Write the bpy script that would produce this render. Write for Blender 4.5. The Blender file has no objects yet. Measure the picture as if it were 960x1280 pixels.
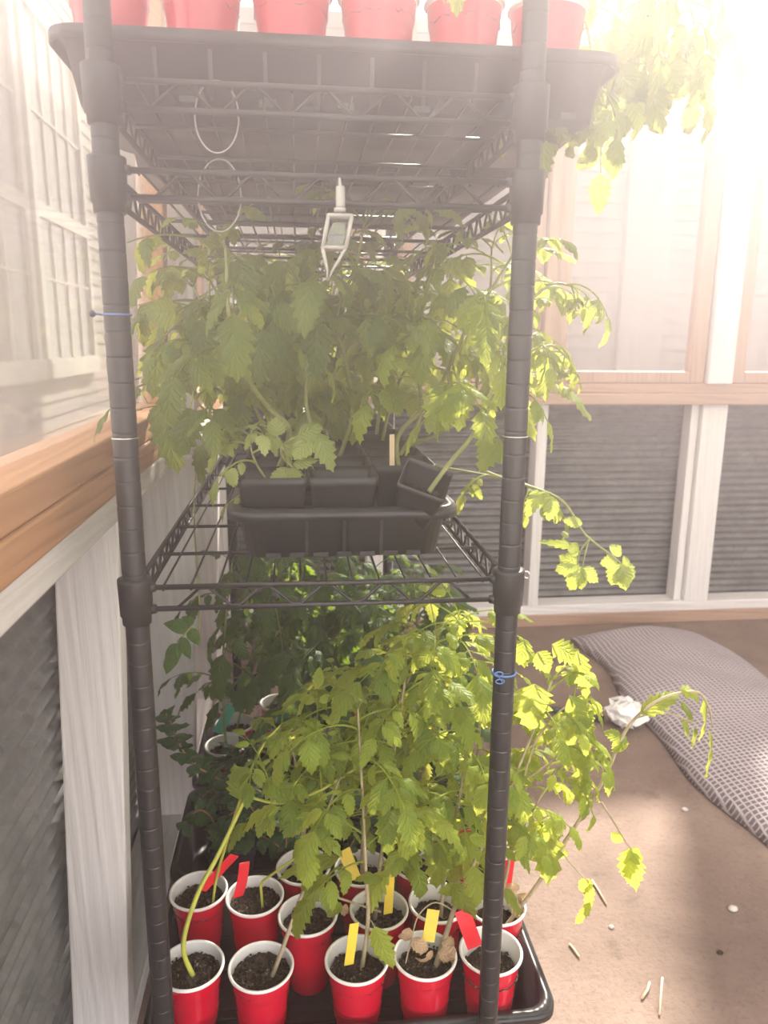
import bpy, math, random
from mathutils import Vector, Matrix, noise
C = bpy.context.scene.collection
PI = math.pi
V = Vector
rnd = random.Random(7)
H = 1.15                      # camera height above the floor
F, YAW, PITCH, ROLL = 943.7, .1135, .2214, -.0093
FW = V((math.sin(YAW)*math.cos(PITCH), math.cos(YAW)*math.cos(PITCH), -math.sin(PITCH)))
_r = V((math.cos(YAW), -math.sin(YAW), 0)); _d = FW.cross(_r)
RT = _r*math.cos(ROLL) + _d*math.sin(ROLL)
DN = _d*math.cos(ROLL) - _r*math.sin(ROLL)

def at(px, py, y):
    """point of the world plane at depth y that the photo shows at px, py"""
    v = FW + RT*((px-480)/F) + DN*((py-640)/F)
    v = v*(y/v.y)
    return V((v.x, v.y, v.z+H))

# ------------------------------------------------------------------ mesh builder
class MB:
    def __init__(s):
        s.v = []; s.f = []; s.uv = []
    def add(s, vs, fs, uv=None):
        b = len(s.v)
        s.v += [tuple(p) for p in vs]
        s.f += [tuple(b+i for i in q) for q in fs]
        s.uv += uv if uv else [(0, 0)]*len(vs)
    def box(s, lo, hi):
        x0, y0, z0 = lo; x1, y1, z1 = hi
        s.hexa([(x0,y0,z0),(x1,y0,z0),(x1,y1,z0),(x0,y1,z0),(x0,y0,z1),(x1,y0,z1),(x1,y1,z1),(x0,y1,z1)])
        return s
    def hexa(s, p):
        s.add(p, [(3,2,1,0),(4,5,6,7),(0,1,5,4),(1,2,6,5),(2,3,7,6),(3,0,4,7)])
        return s
    def tube(s, pts, rad, n=6, cap=True):
        pts = [V(p) for p in pts]; m = len(pts)
        if not hasattr(rad, '__len__'): rad = [rad]*m
        t0 = (pts[1]-pts[0]).normalized()
        a = t0.orthogonal().normalized()
        vs = []; fs = []; uv = []
        L = 0
        for i in range(m):
            t = (pts[min(i+1, m-1)]-pts[max(i-1, 0)])
            t = t.normalized() if t.length > 1e-9 else t0
            a = (a - t*a.dot(t))
            a = a.normalized() if a.length > 1e-6 else t.orthogonal().normalized()
            b = t.cross(a)
            if i: L += (pts[i]-pts[i-1]).length
            for k in range(n):
                w = 2*PI*k/n
                vs.append(pts[i] + (a*math.cos(w)+b*math.sin(w))*rad[i]); uv.append((k/n, L))
        for i in range(m-1):
            for k in range(n):
                k2 = (k+1) % n
                fs.append((i*n+k, i*n+k2, (i+1)*n+k2, (i+1)*n+k))
        if cap:
            fs.append(tuple(range(n-1, -1, -1))); fs.append(tuple((m-1)*n+k for k in range(n)))
        s.add(vs, fs, uv)
        return s
    def loops(s, rings, cap0=False, cap1=False):
        n = len(rings[0]); vs = [p for r in rings for p in r]; fs = []
        for i in range(len(rings)-1):
            for k in range(n):
                k2 = (k+1) % n
                fs.append((i*n+k, i*n+k2, (i+1)*n+k2, (i+1)*n+k))
        if cap0: fs.append(tuple(range(n-1, -1, -1)))
        if cap1: fs.append(tuple((len(rings)-1)*n+k for k in range(n)))
        s.add(vs, fs)
        return s
    def lathe(s, prof, n=32, cap0=False, cap1=False, c=(0, 0, 0)):
        return s.loops([[(c[0]+r*math.cos(2*PI*k/n), c[1]+r*math.sin(2*PI*k/n), c[2]+z) for k in range(n)] for r, z in prof], cap0, cap1)
    def sheet(s, fn, nu, nv):
        vs = [fn(i/nu, j/nv) for i in range(nu+1) for j in range(nv+1)]
        uv = [(i/nu, j/nv) for i in range(nu+1) for j in range(nv+1)]
        s.add(vs, [(i*(nv+1)+j, (i+1)*(nv+1)+j, (i+1)*(nv+1)+j+1, i*(nv+1)+j+1) for i in range(nu) for j in range(nv)], uv)
        return s
    def mesh(s, name, mat=None, smooth=True, off=None):
        me = bpy.data.meshes.new(name)
        v = s.v if off is None else [(p[0]-off[0], p[1]-off[1], p[2]-off[2]) for p in s.v]
        me.from_pydata(v, [], s.f)
        ul = me.uv_layers.new(name='UVMap')
        idx = [0]*len(me.loops); me.loops.foreach_get('vertex_index', idx)
        flat = [0.0]*(2*len(idx))
        for i, k in enumerate(idx):
            flat[2*i], flat[2*i+1] = s.uv[k]
        ul.data.foreach_set('uv', flat)
        if smooth: me.polygons.foreach_set('use_smooth', [True]*len(me.polygons))
        if mat: me.materials.append(mat)
        me.update()
        return me
    def build(s, name, mat, parent=None, smooth=True, off=None, bevel=0, auto=None):
        if parent is not None and off is None: off = WORLD.get(parent.name, (0, 0, 0))
        o = bpy.data.objects.new(name, s.mesh(name, mat, smooth, off))
        C.objects.link(o)
        if parent is not None:
            o.parent = parent; WORLD[o.name] = off
        if bevel:
            m = o.modifiers.new('bevel', 'BEVEL'); m.width = bevel; m.segments = 2; m.limit_method = 'ANGLE'
        return o
WORLD = {}

def thing(name, label, cat, loc=(0, 0, 0), group=None, rot=None):
    o = bpy.data.objects.new(name, None); C.objects.link(o); o.location = loc
    o.empty_display_size = .02
    WORLD[o.name] = tuple(loc)
    if rot: o.rotation_euler = rot
    return tag(o, label, cat, group)
def tag(o, label, cat, group=None, kind=None):
    o['label'] = label; o['category'] = cat
    if group: o['group'] = group
    if kind: o['kind'] = kind
    return o
def struct(o, label=None, cat=None):
    o['kind'] = 'structure'
    if label: o['label'] = label; o['category'] = cat
    return o
def link(name, me, parent):
    o = bpy.data.objects.new(name, me); C.objects.link(o); o.parent = parent
    return o

# ------------------------------------------------------------------ materials
def new_mat(name):
    m = bpy.data.materials.new(name); m.use_nodes = True
    nt = m.node_tree; nt.nodes.clear()
    out = nt.nodes.new('ShaderNodeOutputMaterial')
    return m, nt, out
def N(nt, t, **kw):
    n = nt.nodes.new(t)
    for k, v in kw.items():
        if k in n.inputs: n.inputs[k].default_value = v
        else: setattr(n, k, v)
    return n
def ramp(nt, src, stops):
    r = nt.nodes.new('ShaderNodeValToRGB')
    e = r.color_ramp.elements
    while len(e) < len(stops): e.new(.5)
    for i, (p, c) in enumerate(stops):
        e[i].position = p; e[i].color = (*c, 1) if len(c) == 3 else c
    nt.links.new(src, r.inputs[0])
    return r.outputs[0]
def coords(nt, scale=(1, 1, 1), kind='Object'):
    tc = nt.nodes.new('ShaderNodeTexCoord'); mp = nt.nodes.new('ShaderNodeMapping')
    mp.inputs['Scale'].default_value = scale
    nt.links.new(tc.outputs[kind], mp.inputs['Vector'])
    return mp.outputs[0]
def noise_tex(nt, vec, scale, detail=4, rough=.55, dist=0):
    n = N(nt, 'ShaderNodeTexNoise', Scale=scale, Detail=detail, Roughness=rough, Distortion=dist)
    nt.links.new(vec, n.inputs['Vector'])
    return n.outputs['Fac']
def bump(nt, h, strength, dist=.01):
    b = N(nt, 'ShaderNodeBump', Strength=strength, Distance=dist)
    nt.links.new(h, b.inputs['Height'])
    return b.outputs[0]
def simple(name, col, rough=.5, metal=0, var=.0, vscale=20, bmp=0, bscale=80, spec=.5, coat=0):
    m, nt, out = new_mat(name)
    p = N(nt, 'ShaderNodeBsdfPrincipled', Roughness=rough, Metallic=metal)
    p.inputs['Base Color'].default_value = (*col, 1)
    p.inputs['Specular IOR Level'].default_value = spec
    p.inputs['Coat Weight'].default_value = coat
    v = coords(nt)
    if var:
        f = noise_tex(nt, v, vscale)
        c = ramp(nt, f, [(.3, tuple(x*(1-var) for x in col)), (.7, tuple(min(1, x*(1+var)) for x in col))])
        nt.links.new(c, p.inputs['Base Color'])
    if bmp:
        nt.links.new(bump(nt, noise_tex(nt, v, bscale), bmp, .004), p.inputs['Normal'])
    nt.links.new(p.outputs[0], out.inputs[0])
    return m
def wood(name, a, b, axis, rough=.6, grain=1.0, paint=0):
    m, nt, out = new_mat(name)
    sc = [26, 26, 26]; sc[axis] = 1.3
    v = coords(nt, tuple(sc))
    f = noise_tex(nt, v, 1.0, 5, .6, .6)
    w = N(nt, 'ShaderNodeTexWave', Scale=1.2, Distortion=5, Detail=2)
    w.bands_direction = 'DIAGONAL'
    nt.links.new(v, w.inputs['Vector'])
    mx = N(nt, 'ShaderNodeMath', operation='ADD'); mm = N(nt, 'ShaderNodeMath', operation='MULTIPLY'); mm.inputs[1].default_value = .35*grain
    nt.links.new(w.outputs['Fac'], mm.inputs[0]); nt.links.new(f, mx.inputs[0]); nt.links.new(mm.outputs[0], mx.inputs[1])
    c = ramp(nt, mx.outputs[0], [(.3, b), (.55, a), (.9, tuple(min(1, x*1.08) for x in a))])
    v2 = coords(nt, (1, 1, 1))
    p = N(nt, 'ShaderNodeBsdfPrincipled', Roughness=rough)
    nt.links.new(c, p.inputs['Base Color'])
    if paint:
        k = noise_tex(nt, v2, 9, 6, .7)
        c2 = ramp(nt, k, [(.0, (.33, .29, .25)), (.24, (.72, .69, .66)), (.32, a), (1, a)])
        mix = N(nt, 'ShaderNodeMix', data_type='RGBA', blend_type='MULTIPLY'); mix.inputs[0].default_value = .5
        nt.links.new(c, mix.inputs[6]); nt.links.new(c2, mix.inputs[7])
        nt.links.new(mix.outputs[2], p.inputs['Base Color'])
    nt.links.new(bump(nt, mx.outputs[0], .8 if paint else .3, .005), p.inputs['Normal'])
    nt.links.new(p.outputs[0], out.inputs[0])
    return m
def leaf_mat(name, dark, light, trans, tw=.45, rough=.5, veins=True):
    m, nt, out = new_mat(name)
    g = nt.nodes.new('ShaderNodeNewGeometry')
    uv = nt.nodes.new('ShaderNodeUVMap')
    sep = nt.nodes.new('ShaderNodeSeparateXYZ'); nt.links.new(uv.outputs[0], sep.inputs[0])
    base = ramp(nt, g.outputs['Random Per Island'], [(0, dark), (.75, tuple((a+b)/2 for a, b in zip(dark, light))), (1, light)])
    tcol = ramp(nt, g.outputs['Random Per Island'], [(0, tuple(x*.8 for x in trans)), (1, trans)])
    # veins: midrib |v| small, side veins from u - |v|
    ab = N(nt, 'ShaderNodeMath', operation='ABSOLUTE'); nt.links.new(sep.outputs[1], ab.inputs[0])
    mu = N(nt, 'ShaderNodeMath', operation='MULTIPLY'); mu.inputs[1].default_value = .28; nt.links.new(ab.outputs[0], mu.inputs[0])
    su = N(nt, 'ShaderNodeMath', operation='SUBTRACT'); nt.links.new(sep.outputs[0], su.inputs[0]); nt.links.new(mu.outputs[0], su.inputs[1])
    fr = N(nt, 'ShaderNodeMath', operation='MULTIPLY'); fr.inputs[1].default_value = 44; nt.links.new(su.outputs[0], fr.inputs[0])
    sn = N(nt, 'ShaderNodeMath', operation='COSINE'); nt.links.new(fr.outputs[0], sn.inputs[0])
    v1 = ramp(nt, sn.outputs[0], [(.80, (0, 0, 0)), (1, (1, 1, 1))])
    v2 = ramp(nt, ab.outputs[0], [(.0, (1, 1, 1)), (.10, (0, 0, 0))])
    mxv = N(nt, 'ShaderNodeMath', operation='MAXIMUM'); nt.links.new(v1, mxv.inputs[0]); nt.links.new(v2, mxv.inputs[1])
    k = N(nt, 'ShaderNodeMath', operation='MULTIPLY'); k.inputs[1].default_value = .33 if veins else 0; nt.links.new(mxv.outputs[0], k.inputs[0])
    mixc = N(nt, 'ShaderNodeMix', data_type='RGBA'); mixc.inputs[7].default_value = (*[min(1, x*1.5+.04) for x in light], 1)
    nt.links.new(k.outputs[0], mixc.inputs[0]); nt.links.new(base, mixc.inputs[6])
    mixt = N(nt, 'ShaderNodeMix', data_type='RGBA'); mixt.inputs[7].default_value = (*[x*.45 for x in trans], 1)
    nt.links.new(k.outputs[0], mixt.inputs[0]); nt.links.new(tcol, mixt.inputs[6])
    p = N(nt, 'ShaderNodeBsdfPrincipled', Roughness=rough); nt.links.new(mixc.outputs[2], p.inputs['Base Color'])
    p.inputs['Specular IOR Level'].default_value = .35
    nv = noise_tex(nt, coords(nt), 160, 3)
    ad = N(nt, 'ShaderNodeMath', operation='ADD'); nt.links.new(nv, ad.inputs[0]); nt.links.new(mxv.outputs[0], ad.inputs[1])
    w1 = ramp(nt, sn.outputs[0], [(0, (0, 0, 0)), (.6, (.8, .8, .8)), (1, (1, 1, 1))])
    ad2 = N(nt, 'ShaderNodeMath', operation='ADD'); nt.links.new(ad.outputs[0], ad2.inputs[0]); nt.links.new(w1, ad2.inputs[1])
    bo = bump(nt, ad2.outputs[0], .5, .0025)
    nt.links.new(bo, p.inputs['Normal'])
    t = nt.nodes.new('ShaderNodeBsdfTranslucent'); nt.links.new(mixt.outputs[2], t.inputs[0]); nt.links.new(bo, t.inputs['Normal'])
    mx = N(nt, 'ShaderNodeMixShader'); mx.inputs[0].default_value = tw
    nt.links.new(p.outputs[0], mx.inputs[1]); nt.links.new(t.outputs[0], mx.inputs[2])
    nt.links.new(mx.outputs[0], out.inputs[0])
    return m
def pane_mat(name, clear, tint, haze_col, streak=.12, trans=.5):
    """clear plastic glazing gone hazy: part lets light straight through, part scatters it"""
    m, nt, out = new_mat(name)
    v = coords(nt, (1, 1, 1))
    f = noise_tex(nt, v, 3.5, 6, .65, .8)
    g = noise_tex(nt, coords(nt, (14, 14, 3)), 2.0, 4, .6)
    a = N(nt, 'ShaderNodeMath', operation='MULTIPLY'); nt.links.new(f, a.inputs[0]); nt.links.new(g, a.inputs[1])
    fac = ramp(nt, a.outputs[0], [(.1, (1-clear+streak,)*3), (.45, (1-clear-streak*.5,)*3)])
    tr = N(nt, 'ShaderNodeBsdfTransparent'); tr.inputs[0].default_value = (*tint, 1)
    tl = N(nt, 'ShaderNodeBsdfTranslucent'); tl.inputs[0].default_value = (*haze_col, 1)
    df = N(nt, 'ShaderNodeBsdfDiffuse'); df.inputs[0].default_value = (*haze_col, 1)
    gl = N(nt, 'ShaderNodeBsdfGlossy', Roughness=.06)
    m1 = N(nt, 'ShaderNodeMixShader'); m1.inputs[0].default_value = 1-trans
    nt.links.new(tl.outputs[0], m1.inputs[1]); nt.links.new(df.outputs[0], m1.inputs[2])
    m2 = N(nt, 'ShaderNodeMixShader'); nt.links.new(fac, m2.inputs[0]); nt.links.new(tr.outputs[0], m2.inputs[1]); nt.links.new(m1.outputs[0], m2.inputs[2])
    lw = N(nt, 'ShaderNodeLayerWeight'); lw.inputs[0].default_value = .5
    fr = N(nt, 'ShaderNodeMath', operation='POWER'); fr.inputs[1].default_value = 5
    nt.links.new(lw.outputs['Facing'], fr.inputs[0])
    m3 = N(nt, 'ShaderNodeMixShader'); nt.links.new(fr.outputs[0], m3.inputs[0]); nt.links.new(m2.outputs[0], m3.inputs[1]); nt.links.new(gl.outputs[0], m3.inputs[2])
    nt.links.new(m3.outputs[0], out.inputs[0])
    return m

def soil_mat():
    m, nt, out = new_mat('potting_soil')
    v = coords(nt)
    f = noise_tex(nt, v, 190, 4, .7)
    g = noise_tex(nt, v, 60, 4, .6)
    c = ramp(nt, f, [(.3, (.016, .011, .008)), (.52, (.06, .04, .028)), (.62, (.15, .105, .075)), (.70, (.52, .43, .33))])
    p = N(nt, 'ShaderNodeBsdfPrincipled', Roughness=.95); nt.links.new(c, p.inputs['Base Color'])
    p.inputs['Specular IOR Level'].default_value = .15
    ad = N(nt, 'ShaderNodeMath', operation='ADD'); nt.links.new(f, ad.inputs[0]); nt.links.new(g, ad.inputs[1])
    nt.links.new(bump(nt, ad.outputs[0], 1, .006), p.inputs['Normal'])
    nt.links.new(p.outputs[0], out.inputs[0])
    return m
def floor_mat():
    m, nt, out = new_mat('dirt_floor')
    v = coords(nt)
    f = noise_tex(nt, v, 3, 6, .6, .3); g = noise_tex(nt, v, 90, 4, .7); h = noise_tex(nt, v, 14, 5, .6)
    c = ramp(nt, f, [(.3, (.145, .102, .08)), (.5, (.21, .15, .12)), (.7, (.28, .205, .168))])
    d = ramp(nt, g, [(.3, (.45, .45, .45)), (.45, (.9, .9, .9)), (.75, (1.1, 1.1, 1.1))])
    e = ramp(nt, h, [(.28, (.5, .48, .46)), (.4, (1, 1, 1))])
    mx = N(nt, 'ShaderNodeMix', data_type='RGBA', blend_type='MULTIPLY'); mx.inputs[0].default_value = .6
    nt.links.new(c, mx.inputs[6]); nt.links.new(d, mx.inputs[7])
    m2 = N(nt, 'ShaderNodeMix', data_type='RGBA', blend_type='MULTIPLY'); m2.inputs[0].default_value = .6
    nt.links.new(mx.outputs[2], m2.inputs[6]); nt.links.new(e, m2.inputs[7])
    p = N(nt, 'ShaderNodeBsdfPrincipled', Roughness=.9); nt.links.new(m2.outputs[2], p.inputs['Base Color'])
    nt.links.new(bump(nt, g, .5, .006), p.inputs['Normal'])
    nt.links.new(p.outputs[0], out.inputs[0])
    return m
def galv_mat(name, base):
    m, nt, out = new_mat(name)
    v = coords(nt)
    vo = N(nt, 'ShaderNodeTexVoronoi', Scale=55); nt.links.new(v, vo.inputs['Vector'])
    f = noise_tex(nt, v, 12, 5, .65)
    c = ramp(nt, f, [(.3, tuple(x*.72 for x in base)), (.55, base), (.75, tuple(x*1.3 for x in base))])
    mx = N(nt, 'ShaderNodeMix', data_type='RGBA', blend_type='MULTIPLY'); mx.inputs[0].default_value = .3
    nt.links.new(c, mx.inputs[6]); nt.links.new(vo.outputs['Color'], mx.inputs[7])
    hs = N(nt, 'ShaderNodeHueSaturation', Saturation=.12); nt.links.new(mx.outputs[2], hs.inputs['Color'])
    p = N(nt, 'ShaderNodeBsdfPrincipled', Roughness=.5, Metallic=.35); nt.links.new(hs.outputs[0], p.inputs['Base Color'])
    nt.links.new(p.outputs[0], out.inputs[0])
    return m
def mat_weave():
    m, nt, out = new_mat('woven_mat')
    v = coords(nt)
    outs = []
    for ax in (0, 1):
        w = N(nt, 'ShaderNodeTexWave', Scale=21.0, Distortion=3.0, Detail=2); w.bands_direction = 'XY'[ax]
        w.inputs['Detail Scale'].default_value = .6
        nt.links.new(v, w.inputs['Vector']); outs.append(ramp(nt, w.outputs['Fac'], [(.60, (0, 0, 0)), (.95, (1, 1, 1))]))
    mx = N(nt, 'ShaderNodeMath', operation='MAXIMUM'); nt.links.new(outs[0], mx.inputs[0]); nt.links.new(outs[1], mx.inputs[1])
    f = noise_tex(nt, v, 5, 4, .6)
    dk = ramp(nt, f, [(.3, (.13, .11, .12)), (.7, (.22, .185, .20))])
    mc = N(nt, 'ShaderNodeMix', data_type='RGBA'); mc.inputs[7].default_value = (.52, .46, .48, 1)
    nt.links.new(mx.outputs[0], mc.inputs[0]); nt.links.new(dk, mc.inputs[6])
    p = N(nt, 'ShaderNodeBsdfPrincipled', Roughness=.9); nt.links.new(mc.outputs[2], p.inputs['Base Color'])
    nt.links.new(bump(nt, mx.outputs[0], .6, .006), p.inputs['Normal'])
    nt.links.new(p.outputs[0], out.inputs[0])
    return m
def siding_mat():
    m, nt, out = new_mat('pale_siding')
    v = coords(nt, (1, 1, 1))
    f = noise_tex(nt, v, 4, 4)
    c = ramp(nt, f, [(.3, (.15, .132, .115)), (.7, (.19, .168, .145))])
    p = N(nt, 'ShaderNodeBsdfPrincipled', Roughness=.8); nt.links.new(c, p.inputs['Base Color'])
    nt.links.new(p.outputs[0], out.inputs[0])
    return m

M = {}
WHITE = (.82, .795, .785)
for ax, k in enumerate('xyz'):
    M['white_'+k] = wood('white_paint_'+k, WHITE, (.73, .705, .69), ax, .55, .5, paint=1)
    M['cedar_'+k] = wood('cedar_'+k, (.50, .27, .14), (.30, .14, .065), ax, .6, 1.0)
    M['fir_'+k] = wood('fir_'+k, (.42, .275, .20), (.31, .185, .125), ax, .6, .7)
M['galv'] = galv_mat('galvanised_sheet', (.26, .25, .245))
M['galv_far'] = galv_mat('galvanised_sheet_pale', (.19, .178, .17))
M['black'] = simple('black_powder_coat', (.022, .021, .022), .38, 0, .15, 60)
M['wire'] = simple('black_epoxy_wire', (.03, .028, .028), .33, .3)
M['tray'] = simple('black_tray_plastic', (.016, .016, .018), .35, 0, .2, 30, .15, 40)
M['pot'] = simple('black_pot_plastic', (.02, .019, .02), .45, 0, .2, 30)
M['red'] = simple('red_cup_plastic', (.60, .005, .03), .22, 0, .05, 30, 0, 80, .5, .3)
M['whitecup'] = simple('white_cup_inside', (.82, .80, .78), .35, 0, .03, 40)
M['soil'] = soil_mat()
M['floor'] = floor_mat()
M['weave'] = mat_weave()
M['tag_red'] = simple('red_tag', (.78, .015, .03), .5)
M['tag_yellow'] = simple('yellow_tag', (.80, .60, .06), .5, 0, .06, 60)
M['tag_green'] = simple('green_tag', (.05, .36, .24), .5)
M['tag_wood'] = simple('stick_wood', (.72, .55, .36), .7, 0, .1, 60)
M['blue'] = simple('blue_tie', (.10, .20, .46), .4)
M['steel'] = simple('bright_steel', (.75, .74, .73), .2, 1)
M['loop_wire'] = simple('grey_loop_wire', (.33, .31, .30), .4, .3)
M['hose'] = simple('dark_green_hose', (.03, .05, .045), .5)
M['paper'] = simple('white_crumpled_plastic', (.82, .80, .78), .6, 0, .05, 30, .5, 30)
M['straw'] = simple('straw', (.66, .52, .36), .8)
M['stone'] = simple('pebble', (.55, .50, .46), .85, 0, .2, 60)
M['ink'] = simple('red_ink', (.55, .08, .03), .6)
M['dry'] = leaf_mat('dry_leaf', (.40, .26, .15), (.62, .46, .30), (.7, .45, .2), .3, .8)
M['stem'] = simple('tomato_stem', (.26, .27, .09), .55, 0, .25, 60)
M['stem_tan'] = simple('tomato_stem_tan', (.36, .30, .19), .6, 0, .25, 60)
M['stem_yellow'] = simple('yellow_stem', (.48, .50, .08), .45, 0, .15, 40)
M['stem_red'] = simple('reddish_stem', (.36, .16, .10), .5, 0, .2, 60)
M['leaf'] = leaf_mat('tomato_leaf', (.08, .16, .022), (.36, .47, .07), (.86, .88, .15), .52)
M['leaf_mid'] = leaf_mat('tomato_leaf_shaded', (.05, .095, .03), (.17, .23, .07), (.84, .88, .12), .45)  # darker copy of tomato_leaf, middle-shelf shade put into the colour
M['leaf_pale'] = leaf_mat('tomato_leaf_pale', (.26, .33, .10), (.46, .50, .20), (.70, .76, .12), .45)
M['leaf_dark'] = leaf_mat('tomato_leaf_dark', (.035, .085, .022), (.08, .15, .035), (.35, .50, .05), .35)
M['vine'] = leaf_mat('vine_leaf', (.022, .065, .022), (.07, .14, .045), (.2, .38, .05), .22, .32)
M['pane'] = pane_mat('hazy_plastic_sheet', .88, (.97, .95, .93), (.28, .25, .25))
M['pane_left'] = pane_mat('scuffed_clear_sheet', .86, (.96, .95, .93), (.70, .66, .62), .10, .45)
M['pane_roof'] = pane_mat('clouded_roof_sheet', .35, (.95, .93, .91), (.60, .57, .55), .05)
M['siding'] = siding_mat()
M['housewhite'] = simple('house_trim_white', (.30, .285, .255), .6)
M['houseglass'] = simple('house_window_glass', (.12, .11, .095), .25)
M['house_far'] = simple('far_house_paint', (.12, .108, .105), .8, 0, .06, 3)
M['bush'] = leaf_mat('shrub_leaf', (.06, .10, .03), (.16, .2, .06), (.5, .55, .1), .4)
M['orange'] = simple('orange_sticker', (.85, .25, .08), .5)
_m, _nt, _o = new_mat('clear_acrylic')
_p = N(_nt, 'ShaderNodeBsdfPrincipled', Roughness=.08, IOR=1.45); _p.inputs['Transmission Weight'].default_value = .85; _p.inputs['Base Color'].default_value = (.93, .92, .9, 1)
_nt.links.new(_p.outputs[0], _o.inputs[0]); M['acrylic'] = _m
M['acrylic_frost'] = simple('frosted_acrylic', (.46, .43, .41), .25)

# ------------------------------------------------------------------ the setting
def corr(name, mat, origin, along, up, L, hgt, nrm, per=.032, amp=.006, seam=None):
    """a corrugated sheet, its ridges running along the wall"""
    mb = MB(); n = int(hgt/per*8)
    o, a, u, w = V(origin), V(along), V(up), V(nrm)
    def fn(s, t):
        z = t*hgt
        k = 0.0 if seam is None or z > seam else .004
        return o + a*(s*L) + u*z + w*(amp*math.sin(2*PI*z/per)-k)
    mb.sheet(fn, 4, n)
    ob = mb.build(name, mat)
    md = ob.modifiers.new('thick', 'SOLIDIFY'); md.thickness = .0015
    return ob

fl = MB(); fl.box((-.60, -1.6, -.10), (3.6, 3.05, 0)); struct(fl.build('floor', M['floor'], smooth=False))
gr = MB(); gr.box((-14, -8, -.30), (16, 22, -.12)); struct(gr.build('ground', simple('yard_ground', (.40, .34, .28), .9, 0, .2, 2), smooth=False))

KX = .045                                   # the left wall leans a little
def lx(x, z): return x + KX*(z-.95)
def lbox(mb, x0, x1, y0, y1, z0, z1):
    p = []
    for z in (z0, z1):
        p += [(lx(x0, z), y0, z), (lx(x1, z), y0, z), (lx(x1, z), y1, z), (lx(x0, z), y1, z)]
    return mb.hexa(p)
# left wall: corrugated skirt, plate, sill timbers, studs, windows
struct(corr('wall_left', M['galv'], (lx(-.352, 0), -.6, 0), (0, 1, 0), V((KX, 0, 1)), 3.55, .93, (1, 0, 0), seam=.47))
def trim(n, mb, mat, bevel=.003): return struct(mb.build('trim_%d' % n, mat, smooth=False, bevel=bevel))
tn = 0
def T(mb, mat, bevel=.003):
    global tn
    tn += 1
    return trim(tn, mb, mat, bevel)
T(lbox(MB(), -.345, -.25, -.6, 2.84, .903, .942), M['white_y'])                 # white plate
T(lbox(MB(), -.338, -.248, -.6, 2.84, .942, .9845), M['cedar_y'], .004)           # sill
T(lbox(MB(), -.345, -.25, -.6, 2.84, .0, .04), M['white_y'])                    # bottom plate
for y in (-.2, .45, 1.065):
    T(lbox(MB(), -.341, -.252, y, y+.04, .04, .903), M['white_z'])
for y, x0, x1 in ((1.65, -.337, -.222), (2.26, -.337, -.232)):                    # full-height studs
    T(lbox(MB(), x0, x1, y, y+.04, .04, .903), M['white_z'])
    T(lbox(MB(), x0, x1, y, y+.04, .985, 3.34), M['white_z'])
T(lbox(MB(), -.33, -.23, 2.80, 2.84, .985, 3.34), M['white_z'])
T(lbox(MB(), -.33, -.232, 2.80, 2.84, .04, .903), M['white_z'])

def window(n, frame_parts, pane_mb, fmat, pmat, label):
    root = bpy.data.objects.new('window_%d' % n, None); C.objects.link(root); WORLD[root.name] = (0, 0, 0)
    struct(root, label, 'window')
    fr = MB()
    for p in frame_parts: fr.hexa(p)
    fr.build('window_frame', fmat, root, smooth=False, bevel=.003)
    pane_mb.build('pane', pmat, root, smooth=False)
    return root
def lhex(x0, x1, y0, y1, z0, z1):
    p = []
    for z in (z0, z1): p += [(lx(x0, z), y0, z), (lx(x1, z), y0, z), (lx(x1, z), y1, z), (lx(x0, z), y1, z)]
    return p
def bhex(x0, x1, y0, y1, z0, z1):
    return [(x0,y0,z0),(x1,y0,z0),(x1,y1,z0),(x0,y1,z0),(x0,y0,z1),(x1,y0,z1),(x1,y1,z1),(x0,y1,z1)]
wn = 0
for y0, y1 in ((-.55, 1.625), (1.70, 2.24), (2.31, 2.79)):
    wn += 1
    fp = [lhex(-.330, -.250, y0, y1, .9855, 1.024), lhex(-.315, -.272, y1-.045, y1, 1.024, 3.15), lhex(-.315, -.272, y0, y0+.045, 1.024, 3.15), lhex(-.315, -.272, y0, y1, 3.15, 3.20)]
    pm = MB(); lbox(pm, -.302, -.299, y0+.04, y1-.04, 1.02, 3.16)
    window(wn, fp, pm, M['cedar_y'] if wn == 1 else M['fir_z'], M['pane_left'], ['long scuffed clear window beside the shelving, its cedar frame sunlit', 'narrow clear window between two white studs behind the shelving', 'narrow window in the far left corner of the greenhouse'][wn-1])

# far wall
FY = 2.87
struct(corr('wall_back', M['galv_far'], (-.34, FY+.115, .0), (1, 0, 0), (0, 0, 1), 3.9, .93, (0, -1, 0), per=.030, amp=.006))
T(MB().box((-.34, FY+.005, .05), (3.56, FY+.105, .09)), M['white_x'])             # bottom plate
T(MB().box((-.34, FY+.0, .0), (3.56, FY+.11, .05)), M['fir_x'])                    # board under it
T(MB().box((-.34, FY-.03, .92), (3.56, FY+.105, .962)), M['fir_x'], .004)           # sill
T(MB().box((-.34, FY+.02, .962), (3.56, FY+.105, 1.0)), M['fir_x'])
SX = [.26, .93, 1.61, 2.32, 3.03]
for i, x in enumerate(SX):
    T(MB().box((x, FY+(.005 if i != 1 else .005), .09), (x+(.105 if i != 1 else .042), FY+.095, .92)), M['white_z'])
    T(MB().box((x+.005, FY-.005, 1.0), (x+(.105 if i != 1 else .042), FY+.095, 3.34)), M['white_z'] if i != 1 else M['fir_z'])
T(MB().box((1.575, FY+.03, .09), (1.608, FY+.1, .92)), M['white_z'])                # side stud beside the big one
LEFTX = [-.30, .37, .977, 1.722, 2.43]; RIGHTX = [.257, .928, 1.607, 2.318, 3.028]
LAB = ['hazy window straight behind the shelving', 'hazy window behind the right rear of the shelving', 'hazy plastic window in pale wood frame right of the shelving', 'hazy plastic window cut by the right edge of the photo', 'hazy window at the far right end of the back wall']
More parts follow.
